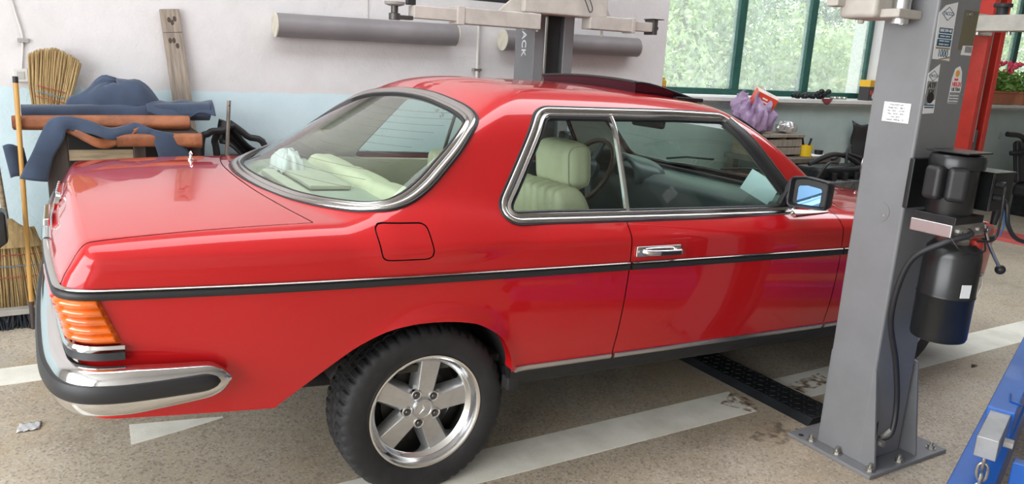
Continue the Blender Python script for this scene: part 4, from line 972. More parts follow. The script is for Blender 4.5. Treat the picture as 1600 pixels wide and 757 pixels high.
mb = MB(); mb.cyl((XU-.02, Y0-.07, .993), (XU-.04, Y0-.105, .99), .011, 6); pp(mb, 'hose_fitting', ZINC); mb = MB(); mb.cyl((XU+.005, Y0+.06, .17), (XU-.035, Y0+.09, .115), .012, 6); mb.cyl((XU-.04, Y0+.06, .12), (XU-.04, Y0+.125, .11), .014, 6); pp(mb, 'hose_fitting', ZINC)
mb = MB(); mb.tube(cat_rom([(XU-.10, Y0-.07, .985), (XU-.08, Y0-.11, .935), (XU+.02, Y0-.13, .925), (XU+.06, Y0-.11, .95)], 6), .003, 6); pp(mb, 'thin_wire', RUBBER, smooth=True)
mb = MB(); mb.prism([(1.635, .03), (1.645, .15), (1.675, .18), (1.68, .12), (1.665, .03)], FY-.001, FY, 'y'); put(mb, 'hose_slot', DARK)
# carriage at the top of the near post
mb = MB(); mb.bx(1.44, 1.60, -1.245, -1.095, 1.690, 1.95); CA = put(mb, 'carriage', BEIGE, bev=.018, seg=3)
mb = MB(); mb.bx(1.47, 1.60, -1.315, -1.24, 1.692, 1.722); put(mb, 'carriage_bracket', BEIGE, bev=.006)
mb = MB(); mb.lathe([(.03, 1.675), (.03, 1.85), (.0001, 1.85)], 24, Matrix.Translation((1.54, -1.272, 0))); put(mb, 'pivot_pin', STEEL, smooth=True)
mb = MB(); mb.bx(1.40, 1.46, -1.12, -1.07, 1.73, 1.90); mb.cyl((1.50, -1.15, 1.69), (1.50, -1.15, 1.675), .012, 8); put(mb, 'carriage_lug', BEIGE, bev=.01)
# ---- floor cover between the posts
TREAD = mat('tread_plate_black', (.03, .034, .038), .42, .4, var=.4, scale=10, bump=.1, bscale=40)
CV = empty('cable_cover', (1.81, .1, 0), label='black tread-plate cover running across the floor between the lift posts', cat='floor cover')
mb = MB(); mb.prism([(-.115, .0), (-.085, .032), (.085, .032), (.115, .0)], -1.145, 1.08, 'y'); mb.build('plate', TREAD, CV, bev=.003)
mb = MB()
for i in range(60):
    for j in range(4):
        y = -1.12+.0365*i; x = -.066+.044*j; a = (.75 if (i+j) % 2 else -.75); mb.box((x, y, .0322), (.022, .0045, .003), (0, 0, a))
o = mb.build('tread_lugs', mat('tread_lug_steel', (.06, .063, .067), .4, .5), CV); o['kind'] = 'stuff'

# ---- far posts
def far_post(name, x0, y0, paint, inner, label, text=None):
    r = empty(name, (x0+.15, y0+.12, 0), label=label, cat='lift post'); dx, dy = x0+.15, y0+.12
    def pt(mb, nm, m, **k): mb.v = [(x-dx, y-dy, z) for x, y, z in mb.v]; return mb.build(nm, m, r, **k)
    mb = MB(); x1 = x0+.30; y1 = y0+.24
    mb.prism([(x0, y0), (x0+.075, y0), (x0+.075, y0+.015), (x0+.015, y0+.015), (x0+.015, y1-.015), (x1-.015, y1-.015), (x1-.015, y0+.015), (x1-.075, y0+.015), (x1-.075, y0), (x1, y0), (x1, y1), (x0, y1)][::-1], .012, 3.2, 'z'); pt(mb, 'column', paint, bev=.004)
    mb = MB(); mb.bx(x0-.08, x1+.08, y0-.04, y1+.06, 0, .016); pt(mb, 'base_plate', paint, bev=.003)
    mb = MB(); mb.cyl((x0+.115, y0+.06, .3), (x0+.115, y0+.06, 3.0), .019, 16); pt(mb, 'piston_rod', CHROME, smooth=True)
    mb = MB(); mb.bx(x0+.02, x1-.02, y0+.14, y0+.16, .05, 3.1); pt(mb, 'inner_channel', inner)
    mb = MB(); mb.bx(x1, x1+.02, y0+.05, y0+.16, 1.42, 1.66); pt(mb, 'side_cover', inner, bev=.006)
    return r, pt
FP, fpt = far_post('lift_post', 1.60, 1.25, GREY, GREYD, 'far dark grey lift post with upright white lettering, behind the car roof')
M = frame((1.5985-1.75, 1.335-1.37, 1.60), (0, 0, -1), (0, -1, 0))
text_obj('JACK', .075, STICK, FP, frame((1.5985-1.75, 1.375-1.37, 1.60), (0, 0, -1), (0, -1, 0)), bold=True, space=1.1)
text_obj('XL', .03, STICK, FP, frame((1.5985-1.75, 1.375-1.37, 1.30), (0, 0, -1), (0, -1, 0)), bold=True)
mb = MB(); mb.bx(1.44, 2.06, 1.12, 1.26, 1.768, 1.92); fpt(mb, 'carriage', BEIGE, bev=.010, seg=3)
mb = MB(); mb.bx(1.70, 1.82, 1.262, 1.33, 1.78, 2.2); fpt(mb, 'slide_block', GREYD, bev=.004)
for x in (1.50, 1.99):
    mb = MB(); mb.lathe([(.045, 1.735), (.050, 1.74), (.050, 1.768), (.0001, 1.769)], 24, Matrix.Translation((x, 1.17, 0))); mb.cyl((x, 1.17, 1.70), (x, 1.17, 1.74), .028, 16); mb.cyl((x+.055, 1.15, 1.66), (x+.055, 1.15, 1.77), .008, 8); fpt(mb, 'pivot', BEIGE, smooth=True)
mb = MB(); mb.tube(cat_rom([(1.84, 1.115, 1.92), (1.875, 1.10, 1.85), (1.905, 1.10, 1.80), (1.925, 1.10, 1.82), (1.90, 1.105, 1.88), (1.87, 1.115, 1.93)], 6), .003, 6); fpt(mb, 'wire_loop', RUBBER, smooth=True)
def arm(p, d, length, z0, z1, w, label, pad):
    """telescopic arm from pivot p towards d"""
    d = Vector((d[0], d[1], 0)).normalized(); r = empty('lift_arm', (p[0]-1.75, p[1]-1.37, z0), (0, 0, math.atan2(d.y, d.x)), label); r.parent = FP; h = z1-z0
    mb = MB(); mb.bx(-.06, length*.62, -w/2, w/2, 0, h); mb.build('outer_tube', BEIGE, r, bev=.006)
    mb = MB(); mb.bx(length*.6, length*.66, -w/2-.006, w/2+.006, -.006, h+.006); mb.build('collar', BEIGE, r, bev=.004)
    mb = MB(); mb.bx(length*.5, length, -w/2+.010, w/2-.010, .012, h-.012); mb.build('inner_tube', BEIGE, r, bev=.004)
    mb = MB(); mb.prism([(-.02, h), (length*.28, h), (length*.25, h+.02), (.02, h+.16), (-.02, h+.16)], -.012, .012, 'y'); mb.build('brace', BEIGE, r, bev=.003)
    if pad:
        mb = MB(); mb.bx(length, length+.09, -.03, .03, .0, .022); mb.lathe([(.032, -.004), (.032, .030), (.02, .034), (.02, .075), (.0001, .075)], 20, Matrix.Translation((length+.10, 0, 0))); mb.build('pad_holder', mat('dark_steel', (.10, .095, .09), .45, .7), r, smooth=True)
        mb = MB(); mb.lathe([(.03, .07), (.055, .078), (.058, .092), (.0001, .092)], 24, Matrix.Translation((length+.10, 0, 0))); mb.build('pad', mat('worn_pad', (.30, .29, .28), .7), r, smooth=True)
        mb = MB(); mb.bx(length-.02, length+.03, -.02, .02, h-.01, h+.02); mb.build('stop_block', RUBBER, r, bev=.004)
    else:
        mb = MB(); mb.bx(length, length+.035, -w/2, w/2, -.005, h+.008); mb.bx(length+.02, length+.075, -.012, .012, h*.35, h*.6); mb.bx(length-.01, length+.08, -w/2-.01, w/2, h+.008, h+.014); mb.build('end_bracket', mat('dark_steel', (.10, .095, .09), .45, .7), r, bev=.003)
arm((1.50, 1.17), (-1, .0), .77, 1.672, 1.765, .11, 'beige lift arm reaching left from the far post, with a round pad on its end', True)
arm((1.99, 1.17), (1, -.0), .46, 1.700, 1.785, .10, 'beige lift arm reaching right from the far post towards the window', False)
mb = MB(); mb.grid(lambda u, v: (.95+.44*u, 1.22+.03*math.cos(2*PI*v), 1.83+.015*math.sin(2*PI*v)), 8, 10); tag(mb.build('cable_bundle', RUBBER, smooth=True), 'black cable bundle lying along the left lift arm', 'cable')
REDP = mat('red_post_paint', (.60, .045, .03), .4, var=.2, scale=6); REDD = mat('red_inner_paint', (.42, .03, .03), .45, var=.3, scale=8)
RP, rpt = far_post('lift_post', 7.0, 1.44, REDP, REDD, 'bright red lift post at the right, beside the flower boxes')
mb = MB(); mb.bx(7.08, 7.16, 1.45, 1.51, .10, 1.02); rpt(mb, 'grey_guard', GREYD, bev=.004)
mb = MB(); mb.bx(7.082, 7.10, 1.445, 1.46, .9, 3.0); rpt(mb, 'guide_rail', STEEL)
AR = empty('lift_arm', (6.62, 1.40, 1.95), (0, 0, 0), 'beige lift arm of the red post'); AR.parent = RP; AR.location = (6.62-7.15, 1.40-1.56, 1.95)
mb = MB(); mb.bx(-.09, .09, -1.1, .05, .02, .165); mb.build('outer_tube', BEIGE, AR, bev=.008)
mb = MB(); mb.bx(-.02, .40, .02, .14, .0, .20); mb.build('carriage', BEIGE, AR, bev=.01)
mb = MB(); mb.cyl((.0, -.25, .165), (.0, -.25, .24), .05, 16); mb.cyl((0, -.25, .24), (0, -.25, .27), .08, 16); mb.build('pad', RUBBER, AR, smooth=True)
mb = MB(); mb.cyl((0, -.06, -.01), (0, -.06, .02), .02, 10); mb.cyl((0, -.35, -.01), (0, -.35, .02), .02, 10); mb.build('bolt', ZINC, AR)
mb = MB(); mb.prism([(6.84, 0), (6.88, .03), (7.28, .03), (7.32, 0)], -1.2, 1.30, 'y'); tag(mb.build('floor_ramp', mat('red_floor_paint', (.60, .10, .09), .5, var=.25, scale=9), bev=.003), 'low red cover strip crossing the floor in front of the red post', 'floor cover')
# ================================================================ THINGS ALONG THE WALL
STRAW = mat('straw', (.55, .40, .20), .7, col2=(.36, .24, .10), scale=60, stretch=(1, 1, .08), bump=.2)
NAVYC = mat('navy_canvas', (.040, .062, .110), .85, var=.35, scale=5, bump=.15, bscale=220, sheen=.2)
LEATH = mat('rust_leather', (.36, .125, .050), .6, col2=(.20, .065, .028), scale=7, bump=.25, bscale=90)
WOODD = mat('dark_stained_wood', (.050, .035, .028), .55, var=.5, scale=6, stretch=(8, 8, .6))
WOODP = mat('old_pale_wood', (.34, .27, .17), .75, col2=(.20, .15, .09), scale=5, stretch=(1.2, 10, 10), bump=.2)
GREYW = mat('weathered_grey_board', (.33, .275, .22), .85, col2=(.19, .155, .125), scale=7, stretch=(9, 9, .7), bump=.35, bscale=30)
YEL = mat('varnished_yellow_stick', (.60, .33, .09), .4, var=.25, scale=12, stretch=(6, 6, .4))
def rnd(a): return (random.random()-.5)*2*a
def broom(name, base, n, label, wid, hgt, flip, bands, lean):
    """fan of straw; flip=True stands head-up"""
    r = empty(name, base, label=label, cat='broom'); mb = MB(); s = 1 if flip else -1
    for i in range(n):
        t = random.random(); v = rnd(.022); u = (t-.5)*2; L = hgt*(1-.10*abs(u)**2+rnd(.03)-.10*max(0, u*lean))
        x0 = u*wid*.36; x1 = u*wid*.5+lean*.055; pts = [(x0*.8, v*.7, 0), (x0+(x1-x0)*.45, v, L*.5), (x1+rnd(.006), v+rnd(.008), L)]
        mb.tube([(a, b, c*s) for a, b, c in pts], [.0030, .0027, .0014], 4)
    o = mb.build('bristles', STRAW, r, smooth=True); o['kind'] = 'stuff'
    for k, (h, c) in enumerate(bands):
        mb = MB(); w = wid*(.36+.14*h/hgt)*.97; cx = lean*.055*h/hgt
        mb.tube([(cx+w*math.cos(a), .027*math.sin(a), s*(h-.03*lean*math.cos(a))) for a in [2*PI*j/28 for j in range(28)]], .0026, 5, closed=True); mb.build('stitching', mat('thread_%d' % k, c, .8), r)
    return r
b1 = broom('straw_broom', (-1.075, 1.86, 1.055), 420, 'straw broom standing head-up against the wall behind the cloth rolls', .24, .36, True, ((.095, (.35, .08, .05)), (.12, (.12, .22, .32)), (.15, (.35, .07, .05))), .9)
mb = MB(); mb.tube([(0, 0, .03), (-.02, -.02, -1.06)], .013, 10); mb.build('stick', WOODP, b1, smooth=True); mb = MB(); mb.lathe([(.03, -.06), (.055, .0), (.07, .03)], 16); mb.build('neck_binding', STRAW, b1, smooth=True)
b2 = broom('straw_broom', (-1.30, 1.64, .50), 420, 'wide old straw broom resting on its bristles behind the yellow stick', .40, .475, False, ((.14, (.10, .08, .06)), (.20, (.12, .09, .07)), (.26, (.10, .08, .06))), 0)
mb = MB(); mb.tube([(0, 0, -.05), (-.05, .10, .75)], .013, 10); mb.build('stick', WOODP, b2, smooth=True); mb = MB(); mb.lathe([(.15, -.10), (.12, -.03), (.05, .02), (.02, .05)], 20, Matrix.Diagonal((1, .25, 1, 1))); mb.build('shoulder', STRAW, b2, smooth=True)
st = empty('broomstick', (-1.222, 1.45, 0), label='loose yellow wooden stick with a black cap leaning in front of the cloths', cat='stick')
mb = MB(); mb.tube([(0, 0, .12), (.027, 0, 1.26)], .0115, 12); mb.build('shaft', YEL, st, smooth=True); mb = MB(); mb.tube([(.0265, 0, 1.255), (.0275, 0, 1.285)], .0122, 12); mb.build('cap', RUBBER, st, smooth=True); mb = MB(); mb.tube([(-.004, 0, 0), (0, 0, .15)], [.010, .0125], 12); mb.build('sleeve', mat('brown_sleeve', (.07, .05, .045), .6), st, smooth=True)
br = empty('push_brush', (-1.45, 1.50, 0), label='wide dark-bristled brush with a pale top edge on the floor at the left', cat='brush')
mb = MB(); mb.bx(-.45, .295, -.03, .03, .075, .105); mb.build('brush_board', mat('brush_board', (.42, .40, .36), .6, var=.2), br, bev=.004)
mb = MB()
for i in range(420): x = -.445+.735*random.random(); y = rnd(.027); mb.tube([(x, y, .078), (x+rnd(.02), y*1.5+rnd(.01), .002)], [.004, .003], 4)
o = mb.build('bristles', mat('dark_bristle', (.02, .025, .035), .7), br); o['kind'] = 'stuff'
sp = empty('long_dustpan', (-1.42, 1.35, 0), label='black plastic dustpan on a pale stick at the left edge', cat='dustpan')
mb = MB(); mb.tube([(-.03, 0, 0), (.055, .02, .86)], .010, 10); mb.build('stick', WOODP, sp, smooth=True)
mb = MB(); mb.prism([(-.13, .66), (.125, .655), (.135, .64), (.135, .50), (.09, .465), (-.13, .45)], -.05, .05, 'y'); mb.build('pan', BLACKM, sp, bev=.012, seg=3)
# rack with slats
rk = empty('wooden_rack', (-.75, 1.58, 0), label='dark wooden rack with a pale slat, loaded with cloth and leather rolls', cat='rack')
rx, ry = -.75, 1.58
def rb(nm, x0, x1, y0, y1, z0, z1, m): mb = MB(); mb.bx(x0-rx, x1-rx, y0-ry, y1-ry, z0, z1); return mb.build(nm, m, rk, bev=.004)
for x0, x1 in ((-1.10, -1.00), (-.705, -.645), (-.44, -.385)):
    rb('upright', x0, x1, 1.415, 1.445, 0, 1.0, WOODD); rb('upright', x0, x1, 1.75, 1.78, 0, 1.0, WOODD)
rb('slat', -1.00, -.705, 1.42, 1.44, .875, .93, WOODP); rb('slat', -1.00, -.705, 1.42, 1.44, .50, .55, WOODP); rb('slat', -1.0, -.44, 1.755, 1.775, .6, .68, WOODD)
rb('top_board', -1.10, -.385, 1.415, 1.78, 1.0, 1.02, WOODD); rb('shelf', -1.10, -.385, 1.445, 1.75, .30, .32, WOODD); rb('back_panel', -1.0, -.44, 1.735, 1.75, .32, 1.0, mat('black_board', (.02, .018, .017), .7))
# rolls
def roll(name, a, b, r, m, label, cat, sy=1., rings=26, wob=.10):
    a, b = Vector(a), Vector(b); L = (b-a).length; e = empty(name, a, (0, 0, math.atan2(b.y-a.y, b.x-a.x)), label, cat, 'rolls on the rack'); sl = (b.z-a.z)/L
    ph = random.random()*6; mb = MB()
    mb.grid(lambda u, v: (L*u, r*sy*(1+wob*math.sin(3*2*PI*v+ph+2*u)+.05*math.sin(9*u+ph))*math.cos(2*PI*v), L*u*sl+r*(1+wob*math.sin(2*2*PI*v+ph*2+3*u))*math.sin(2*PI*v)), rings, 26); o = mb.build('sheet', m, e, smooth=True)
    for end in (0, 1):
        mb = MB(); pts = []
        for k in range(60): t = k/59; th = 2*PI*3.2*t; rr = r*(.97-.85*t); pts.append((L*end+(.002 if end else -.002), rr*sy*math.cos(th), L*end*sl+rr*math.sin(th)))
        mb.tube(pts, .0022, 4); mb.build('rolled_edge', m, e, smooth=True)
        mb = MB(); mb.v = [(L*end, r*sy*.93*math.cos(2*PI*k/20), L*end*sl+r*.93*math.sin(2*PI*k/20)) for k in range(20)]; mb.f = [tuple(range(20))]; mb.build('roll_end', m, e)
    return e
roll('leather_roll', (-1.225, 1.50, 1.058), (-.42, 1.50, 1.062), .036, LEATH, 'long rust-brown leather roll on top of the rack under the navy roll', 'roll')
roll('leather_roll', (-.78, 1.415, .985), (-.375, 1.40, .975), .040, LEATH, 'short rust-brown leather roll hanging at the right end of the rack', 'roll')
roll('canvas_roll', (-1.185, 1.60, 1.098), (-.30, 1.60, 1.115), .046, NAVYC, 'flattened navy canvas roll lying along the top of the rack', 'roll', 1.3)
# cloth sheets
def cloth(name, fn, nu, nv, m, label, th=.004, group=None):
    mb = MB(); mb.grid(fn, nu, nv); o = mb.build(name, m, None, smooth=True, solid=th, ang=80); return tag(o, label, 'cloth', group)
def bundle(u, v):
    a = 2*PI*u; R = 1-.10*math.sin(3*a+1)-.06*math.sin(7*a); h = math.sin(PI*.5*v)
    x = -.75+.215*R*math.cos(a)*math.cos(PI*.5*v)**.6; y = 1.66+.10*R*math.sin(a)*math.cos(PI*.5*v)**.6
    top = .118+.022*math.sin(15*x)+.016*math.sin(31*x+2)-.02*(x+.765)*4*0
    return (x, y, 1.13+top*h*(1-.15*math.sin(2*a))+.006*math.sin(9*a+6*v))
cloth('navy_canvas_heap', bundle, 48, 14, NAVYC, 'crumpled navy canvas heap on the rack, beside the straw broom head', .003)
def flapc(u, v):
    x = -.62+.345*u; t = v; y = 1.655-.13*t; z = 1.168-.02*t*t-.085*t**3*(.35+.65*max(0, math.sin(PI*(u*1.25)))**2)+.006*math.sin(14*u+3*v)
    if u > .45: z -= .03*t*(u-.45)
    return (x, y-.012*math.sin(PI*u*2), z)
cloth('navy_canvas_flap', flapc, 36, 12, NAVYC, 'navy canvas flap with a pointed corner hanging over the right end of the leather roll')
PATH = cat_rom([(-1.215, 1.372, .800), (-1.165, 1.372, .90), (-1.115, 1.372, 1.01), (-1.06, 1.40, 1.085), (-.98, 1.42, 1.102), (-.90, 1.41, 1.075), (-.82, 1.40, 1.048), (-.74, 1.405, 1.055), (-.68, 1.40, 1.068), (-.635, 1.385, 1.04), (-.60, 1.378, .93), (-.575, 1.378, .80)], 6)
WDIR = cat_rom([(.115, 0, -.02), (.10, 0, .0), (.10, .005, -.02), (.06, -.01, -.055), (.015, -.02, -.075), (.005, -.02, -.065), (.005, -.02, -.060), (.005, -.02, -.06), (.03, -.01, -.06), (.11, .0, -.02), (.15, .0, 0), (.165, 0, 0)], 6)
def drape(u, v):
    k = u*(len(PATH)-1); i = min(int(k), len(PATH)-2); f = k-i; p = PATH[i].lerp(PATH[i+1], f); w = WDIR[i].lerp(WDIR[i+1], f)
    q = p+w*v
    return (q.x, q.y-.010*math.sin(PI*v)-.006*math.sin(22*u+3*v), q.z+.004*math.sin(30*u))
cloth('navy_canvas_drape', drape, 90, 10, NAVYC, 'navy canvas strip draped across the front of the rack, hanging down at both ends')
def drape2(u, v):
    x = -1.03+.36*u; z0 = 1.045-.065*math.sin(PI*min(1, u*1.0))**1.0*(.4+.6*u)+.01*math.sin(9*u); return (x, 1.398+.008*math.sin(12*u), z0-.05*v*math.sin(PI*u)**.5)
cloth('leather_hem', drape2, 30, 4, LEATH, 'brown leather edge showing below the draped navy strip')
def tail(u, v): return (-1.275+.085*u+.02*v, 1.46-.01*math.sin(6*u), .95-.16*v+.01*math.sin(5*u))
cloth('navy_canvas_tail', tail, 10, 8, NAVYC, 'navy canvas corner hanging behind the yellow stick')
# leaning board, rod, black trim
bd = empty('leaning_board', (-.30, 1.83, 0), label='weathered grey plank leaning upright against the wall', cat='plank')
Mb = frame((0, 0, 0), (1, 0, .085), Vector((-.138, .10, 1.66)))
mb = MB(); mb.bx(-.052, .052, 0, 1.675, -.016, .016); mb.build('plank', mat('plank_wood', (.36, .30, .24), .85, col2=(.20, .165, .135), scale=6, stretch=(10, .7, 10), bump=.3, bscale=20), bd, bev=.004, M=Mb)
mb = MB(); mb.bx(-.0525, .0525, 1.545, 1.547, .0155, .0175); mb.build('crack', DARK, bd, M=Mb)
for x, y in ((-.02, 1.50), (.005, 1.60), (.02, 1.62), (0, 1.50), (.015, 1.47), (-.01, 1.615)): mb = MB(); mb.lathe([(.010, 0), (.0001, .0008)], 10, Matrix.Translation((x, y, .016)) @ Matrix.Diagonal((1, 1.6, 1, 1))); mb.build('knot', mat('knot', (.07, .05, .04), .9), bd, M=Mb)
rd = empty('steel_rod', (-.275, 1.60, 0), label='slim steel rod with a hole near its tip, standing beside the rack', cat='rod')
mb = MB(); mb.tube([(0, 0, 0), (.085, 0, 1.178)], .0105, 10); mb.build('rod', mat('rusty_rod', (.30, .26, .22), .5, .4, var=.3), rd, smooth=True); mb = MB(); mb.cyl((.083, -.0108, 1.15), (.083, -.012, 1.15), .004, 8); mb.build('hole', DARK, rd)
tr = empty('black_trim_parts', (-.15, 1.82, 0), label='tangle of black plastic hoses and trim against the wall beside the steel rod', cat='car part')
for k, pts in enumerate([[(-.17, -.06, 0), (-.18, -.06, .85), (-.13, -.05, .975), (-.05, -.04, .99), (-.03, 0, 1.03)], [(-.06, 0, 0), (-.08, 0, .8), (-.09, 0, .93), (-.04, 0, 1.0), (.02, .02, 1.01)], [(.2, .02, 0), (.22, .02, .82), (.10, .03, .95), (0, .03, 1.03)]]):
    mb = MB(); mb.tube(cat_rom(pts, 6), .020, 10); mb.build('hose', RUBBER, tr, smooth=True)
mb = MB(); mb.grid(lambda u, v: (-.06+.30*u, .02+.06*math.sin(PI*v), 1.05-.24*u*(1-.2*v)-.14*v+.02*math.sin(8*u)), 12, 8); mb.build('panel', BLACKP, tr, smooth=True, solid=.01)
mb = MB(); mb.bx(-.10, .18, -.04, .04, 0, .84); mb.build('pillar_trim', BLACKP, tr, bev=.02)
# electric bits on the wall
SOCK = mat('socket_plastic', (.62, .60, .57), .5)
ob = empty('wall_socket', (-1.19, WY, 1.27), label='small pale wall socket behind the straw broom', cat='socket'); mb = MB(); mb.bx(-.035, .035, -.03, 0, -.035, .035); mb.build('housing', SOCK, ob, bev=.005); mb = MB(); mb.bx(-.018, .018, -.033, -.029, -.02, .02); mb.build('cover', mat('socket_grey', (.45, .44, .42), .5), ob, bev=.002)
jb = empty('terminal_strip', (-1.165, WY, 1.453), label='little grey terminal strip on the wall above the straw broom', cat='connector'); mb = MB(); mb.bx(-.026, .026, -.02, 0, -.011, .011); mb.build('strip', mat('terminal_grey', (.35, .34, .33), .5), jb, bev=.002)
for x in (-.015, .002, .016): mb = MB(); mb.cyl((x, -.02, 0), (x, -.022, 0), .004, 8); mb.build('screw', ZINC, jb)
mb = MB(); mb.tube(cat_rom([(-1.215, 1.94, 2.2), (-1.21, 1.94, 1.75), (-1.195, 1.94, 1.63), (-1.17, 1.94, 1.50), (-1.168, 1.94, 1.46), (-1.172, 1.94, 1.40), (-1.185, 1.94, 1.30)], 6), .005, 6); tag(mb.build('wall_cable', SOCK, smooth=True), 'grey cable running down the wall to the terminal strip', 'cable')
mb = MB(); mb.tube([(.745, 1.943, 1.62), (.745, 1.943, 2.8)], .004, 6); tag(mb.build('wall_cable', SOCK, smooth=True), 'thin cable running up the wall from the left wall tube', 'cable')
pi_ = empty('conduit_pipe', (1.553, 1.93, .9), label='white conduit pipe running down the wall left of the far lift post', cat='pipe'); mb = MB(); mb.cyl((0, 0, 0), (0, 0, .84), .010, 12); mb.build('pipe', SOCK, pi_, smooth=True)
mb = MB(); mb.cyl((0, 0, .83), (0, 0, .852), .0115, 12); mb.build('pipe_cap', mat('dark_cap', (.08, .08, .08), .6), pi_, smooth=True)
mb = MB(); mb.bx(-.034, .034, -.014, .018, .495, .512); mb.build('clamp', ZINC, pi_, bev=.003)
TUBEM = mat('grey_pvc_tube', (.245, .225, .23), .5, col2=(.20, .185, .19), scale=3, bump=.03)
CAPM = mat('cream_tube_cap', (.62, .58, .48), .7, var=.2, scale=20)
for x0, lab in ((.14, 'thick grey tube with cream end caps mounted on the wall above the rear window'), (1.72, 'thick grey tube with cream end caps on the wall behind the far lift post')):
    t = empty('wall_tube', (x0, 1.875, 1.617), (0, -.008, 0), lab, 'tube', 'grey tubes on the wall'); mb = MB(); mb.cyl((0, 0, 0), (1.21, 0, .0), .071, 36); mb.build('tube', TUBEM, t, smooth=True)
    for x in (-.004, 1.206): mb = MB(); mb.cyl((x, 0, 0), (x+.008, 0, 0), .0735, 36); mb.build('end_cap', CAPM, t, smooth=True)
    for x in (.2, 1.0): mb = MB(); mb.bx(x-.02, x+.02, .03, .075, -.03, .03); mb.build('bracket', ZINC, t)

# ================================================================ SILL AND BENCH
SZ = ZS+.003
bt = empty('spray_can', (3.335, 1.99, SZ), label='small yellow and red can at the left end of the window sill', cat='can'); mb = MB(); mb.lathe([(.0001, 0), (.026, 0), (.026, .11), (.012, .125), (.012, .14), (.0001, .14)], 20); mb.build('body', mat('can_yellow', (.55, .33, .03), .4), bt, smooth=True); mb = MB(); mb.lathe([(.0265, .03), (.0265, .07)], 20); mb.build('band', mat('can_red', (.40, .05, .03), .4), bt, smooth=True)
bo = empty('product_box', (6.02, 2.0, SZ), label='yellow and black cardboard box at the right end of the window sill', cat='box'); mb = MB(); mb.bx(-.09, .09, -.05, .05, 0, .20); mb.build('carton', mat('carton_black', (.03, .025, .025), .5), bo, bev=.003)
mb = MB(); mb.bx(-.092, .092, -.052, .052, .135, .202); mb.build('yellow_top', mat('carton_yellow', (.75, .42, .02), .5), bo, bev=.003); mb = MB(); mb.bx(-.06, .03, -.054, -.049, .06, .10); mb.build('print_panel', mat('carton_red', (.5, .04, .03), .5), bo); mb = MB(); mb.lathe([(.03, 0), (.0001, .001)], 14, Matrix.Translation((.045, -.051, .05)) @ Euler((PI/2, 0, 0)).to_matrix().to_4x4()); mb.build('print_panel', WHITE, bo)
bo.rotation_euler = (0, 0, .35)
ch = empty('valve_parts', (5.22, 1.98, SZ), label='row of greasy black engine parts lying on the window sill', cat='car part'); GREASE = mat('greasy_steel', (.035, .037, .04), .4, .6, var=.5, scale=30)
mb = MB(); mb.tube([(-.32, 0, .022), (.20, .02, .025)], .010, 8); mb.build('shaft', GREASE, ch, smooth=True)
for i in range(13): mb = MB(); x = -.30+.038*i; mb.lathe([(.016, -.008), (.022+.006*(i % 3), 0), (.016, .008)], 12, Matrix.Translation((x, .002*i, .026+.004*(i % 2))) @ Euler((0, PI/2, 0)).to_matrix().to_4x4()); mb.build('lobe', GREASE, ch, smooth=True)
for i in range(4): mb = MB(); mb.ball((.02+.05*i, -.02, .05+.02*(i % 2)), .032, 12, 8, (1, .8, .9)); mb.build('knuckle', GREASE, ch, smooth=True)
mb = MB(); mb.tube([(.24, 0, .015), (.46, -.01, .016)], .012, 8); mb.build('pipe', ZINC, ch, smooth=True)
for i in range(3): mb = MB(); mb.lathe([(.02, 0), (.026, .012), (.02, .024)], 10, Matrix.Translation((.28+.07*i, -.01, .004))); mb.build('nut', ZINC, ch)
mb = MB(); mb.grid(lambda u, v: (5.20+.16*u, 1.885-.012*v, SZ+.012-.06*v*math.sin(PI*u)), 8, 5); tag(mb.build('red_rag', mat('dark_red_rag', (.16, .03, .03), .9), smooth=True, solid=.006), 'dark red rag hanging over the edge of the window sill', 'cloth')
tn = empty('round_tin', (4.47, 2.0, SZ), label='pale round tin on the window sill beside the purple bag', cat='tin'); mb = MB(); mb.lathe([(.0001, 0), (.045, .0), (.05, .01), (.05, .03), (.0001, .032)], 24, Matrix.Translation((0, 0, .05)) @ Euler((PI/2-.2, 0, 0)).to_matrix().to_4x4()); mb.build('tin', mat('pale_tin', (.60, .55, .38), .4), tn, smooth=True)
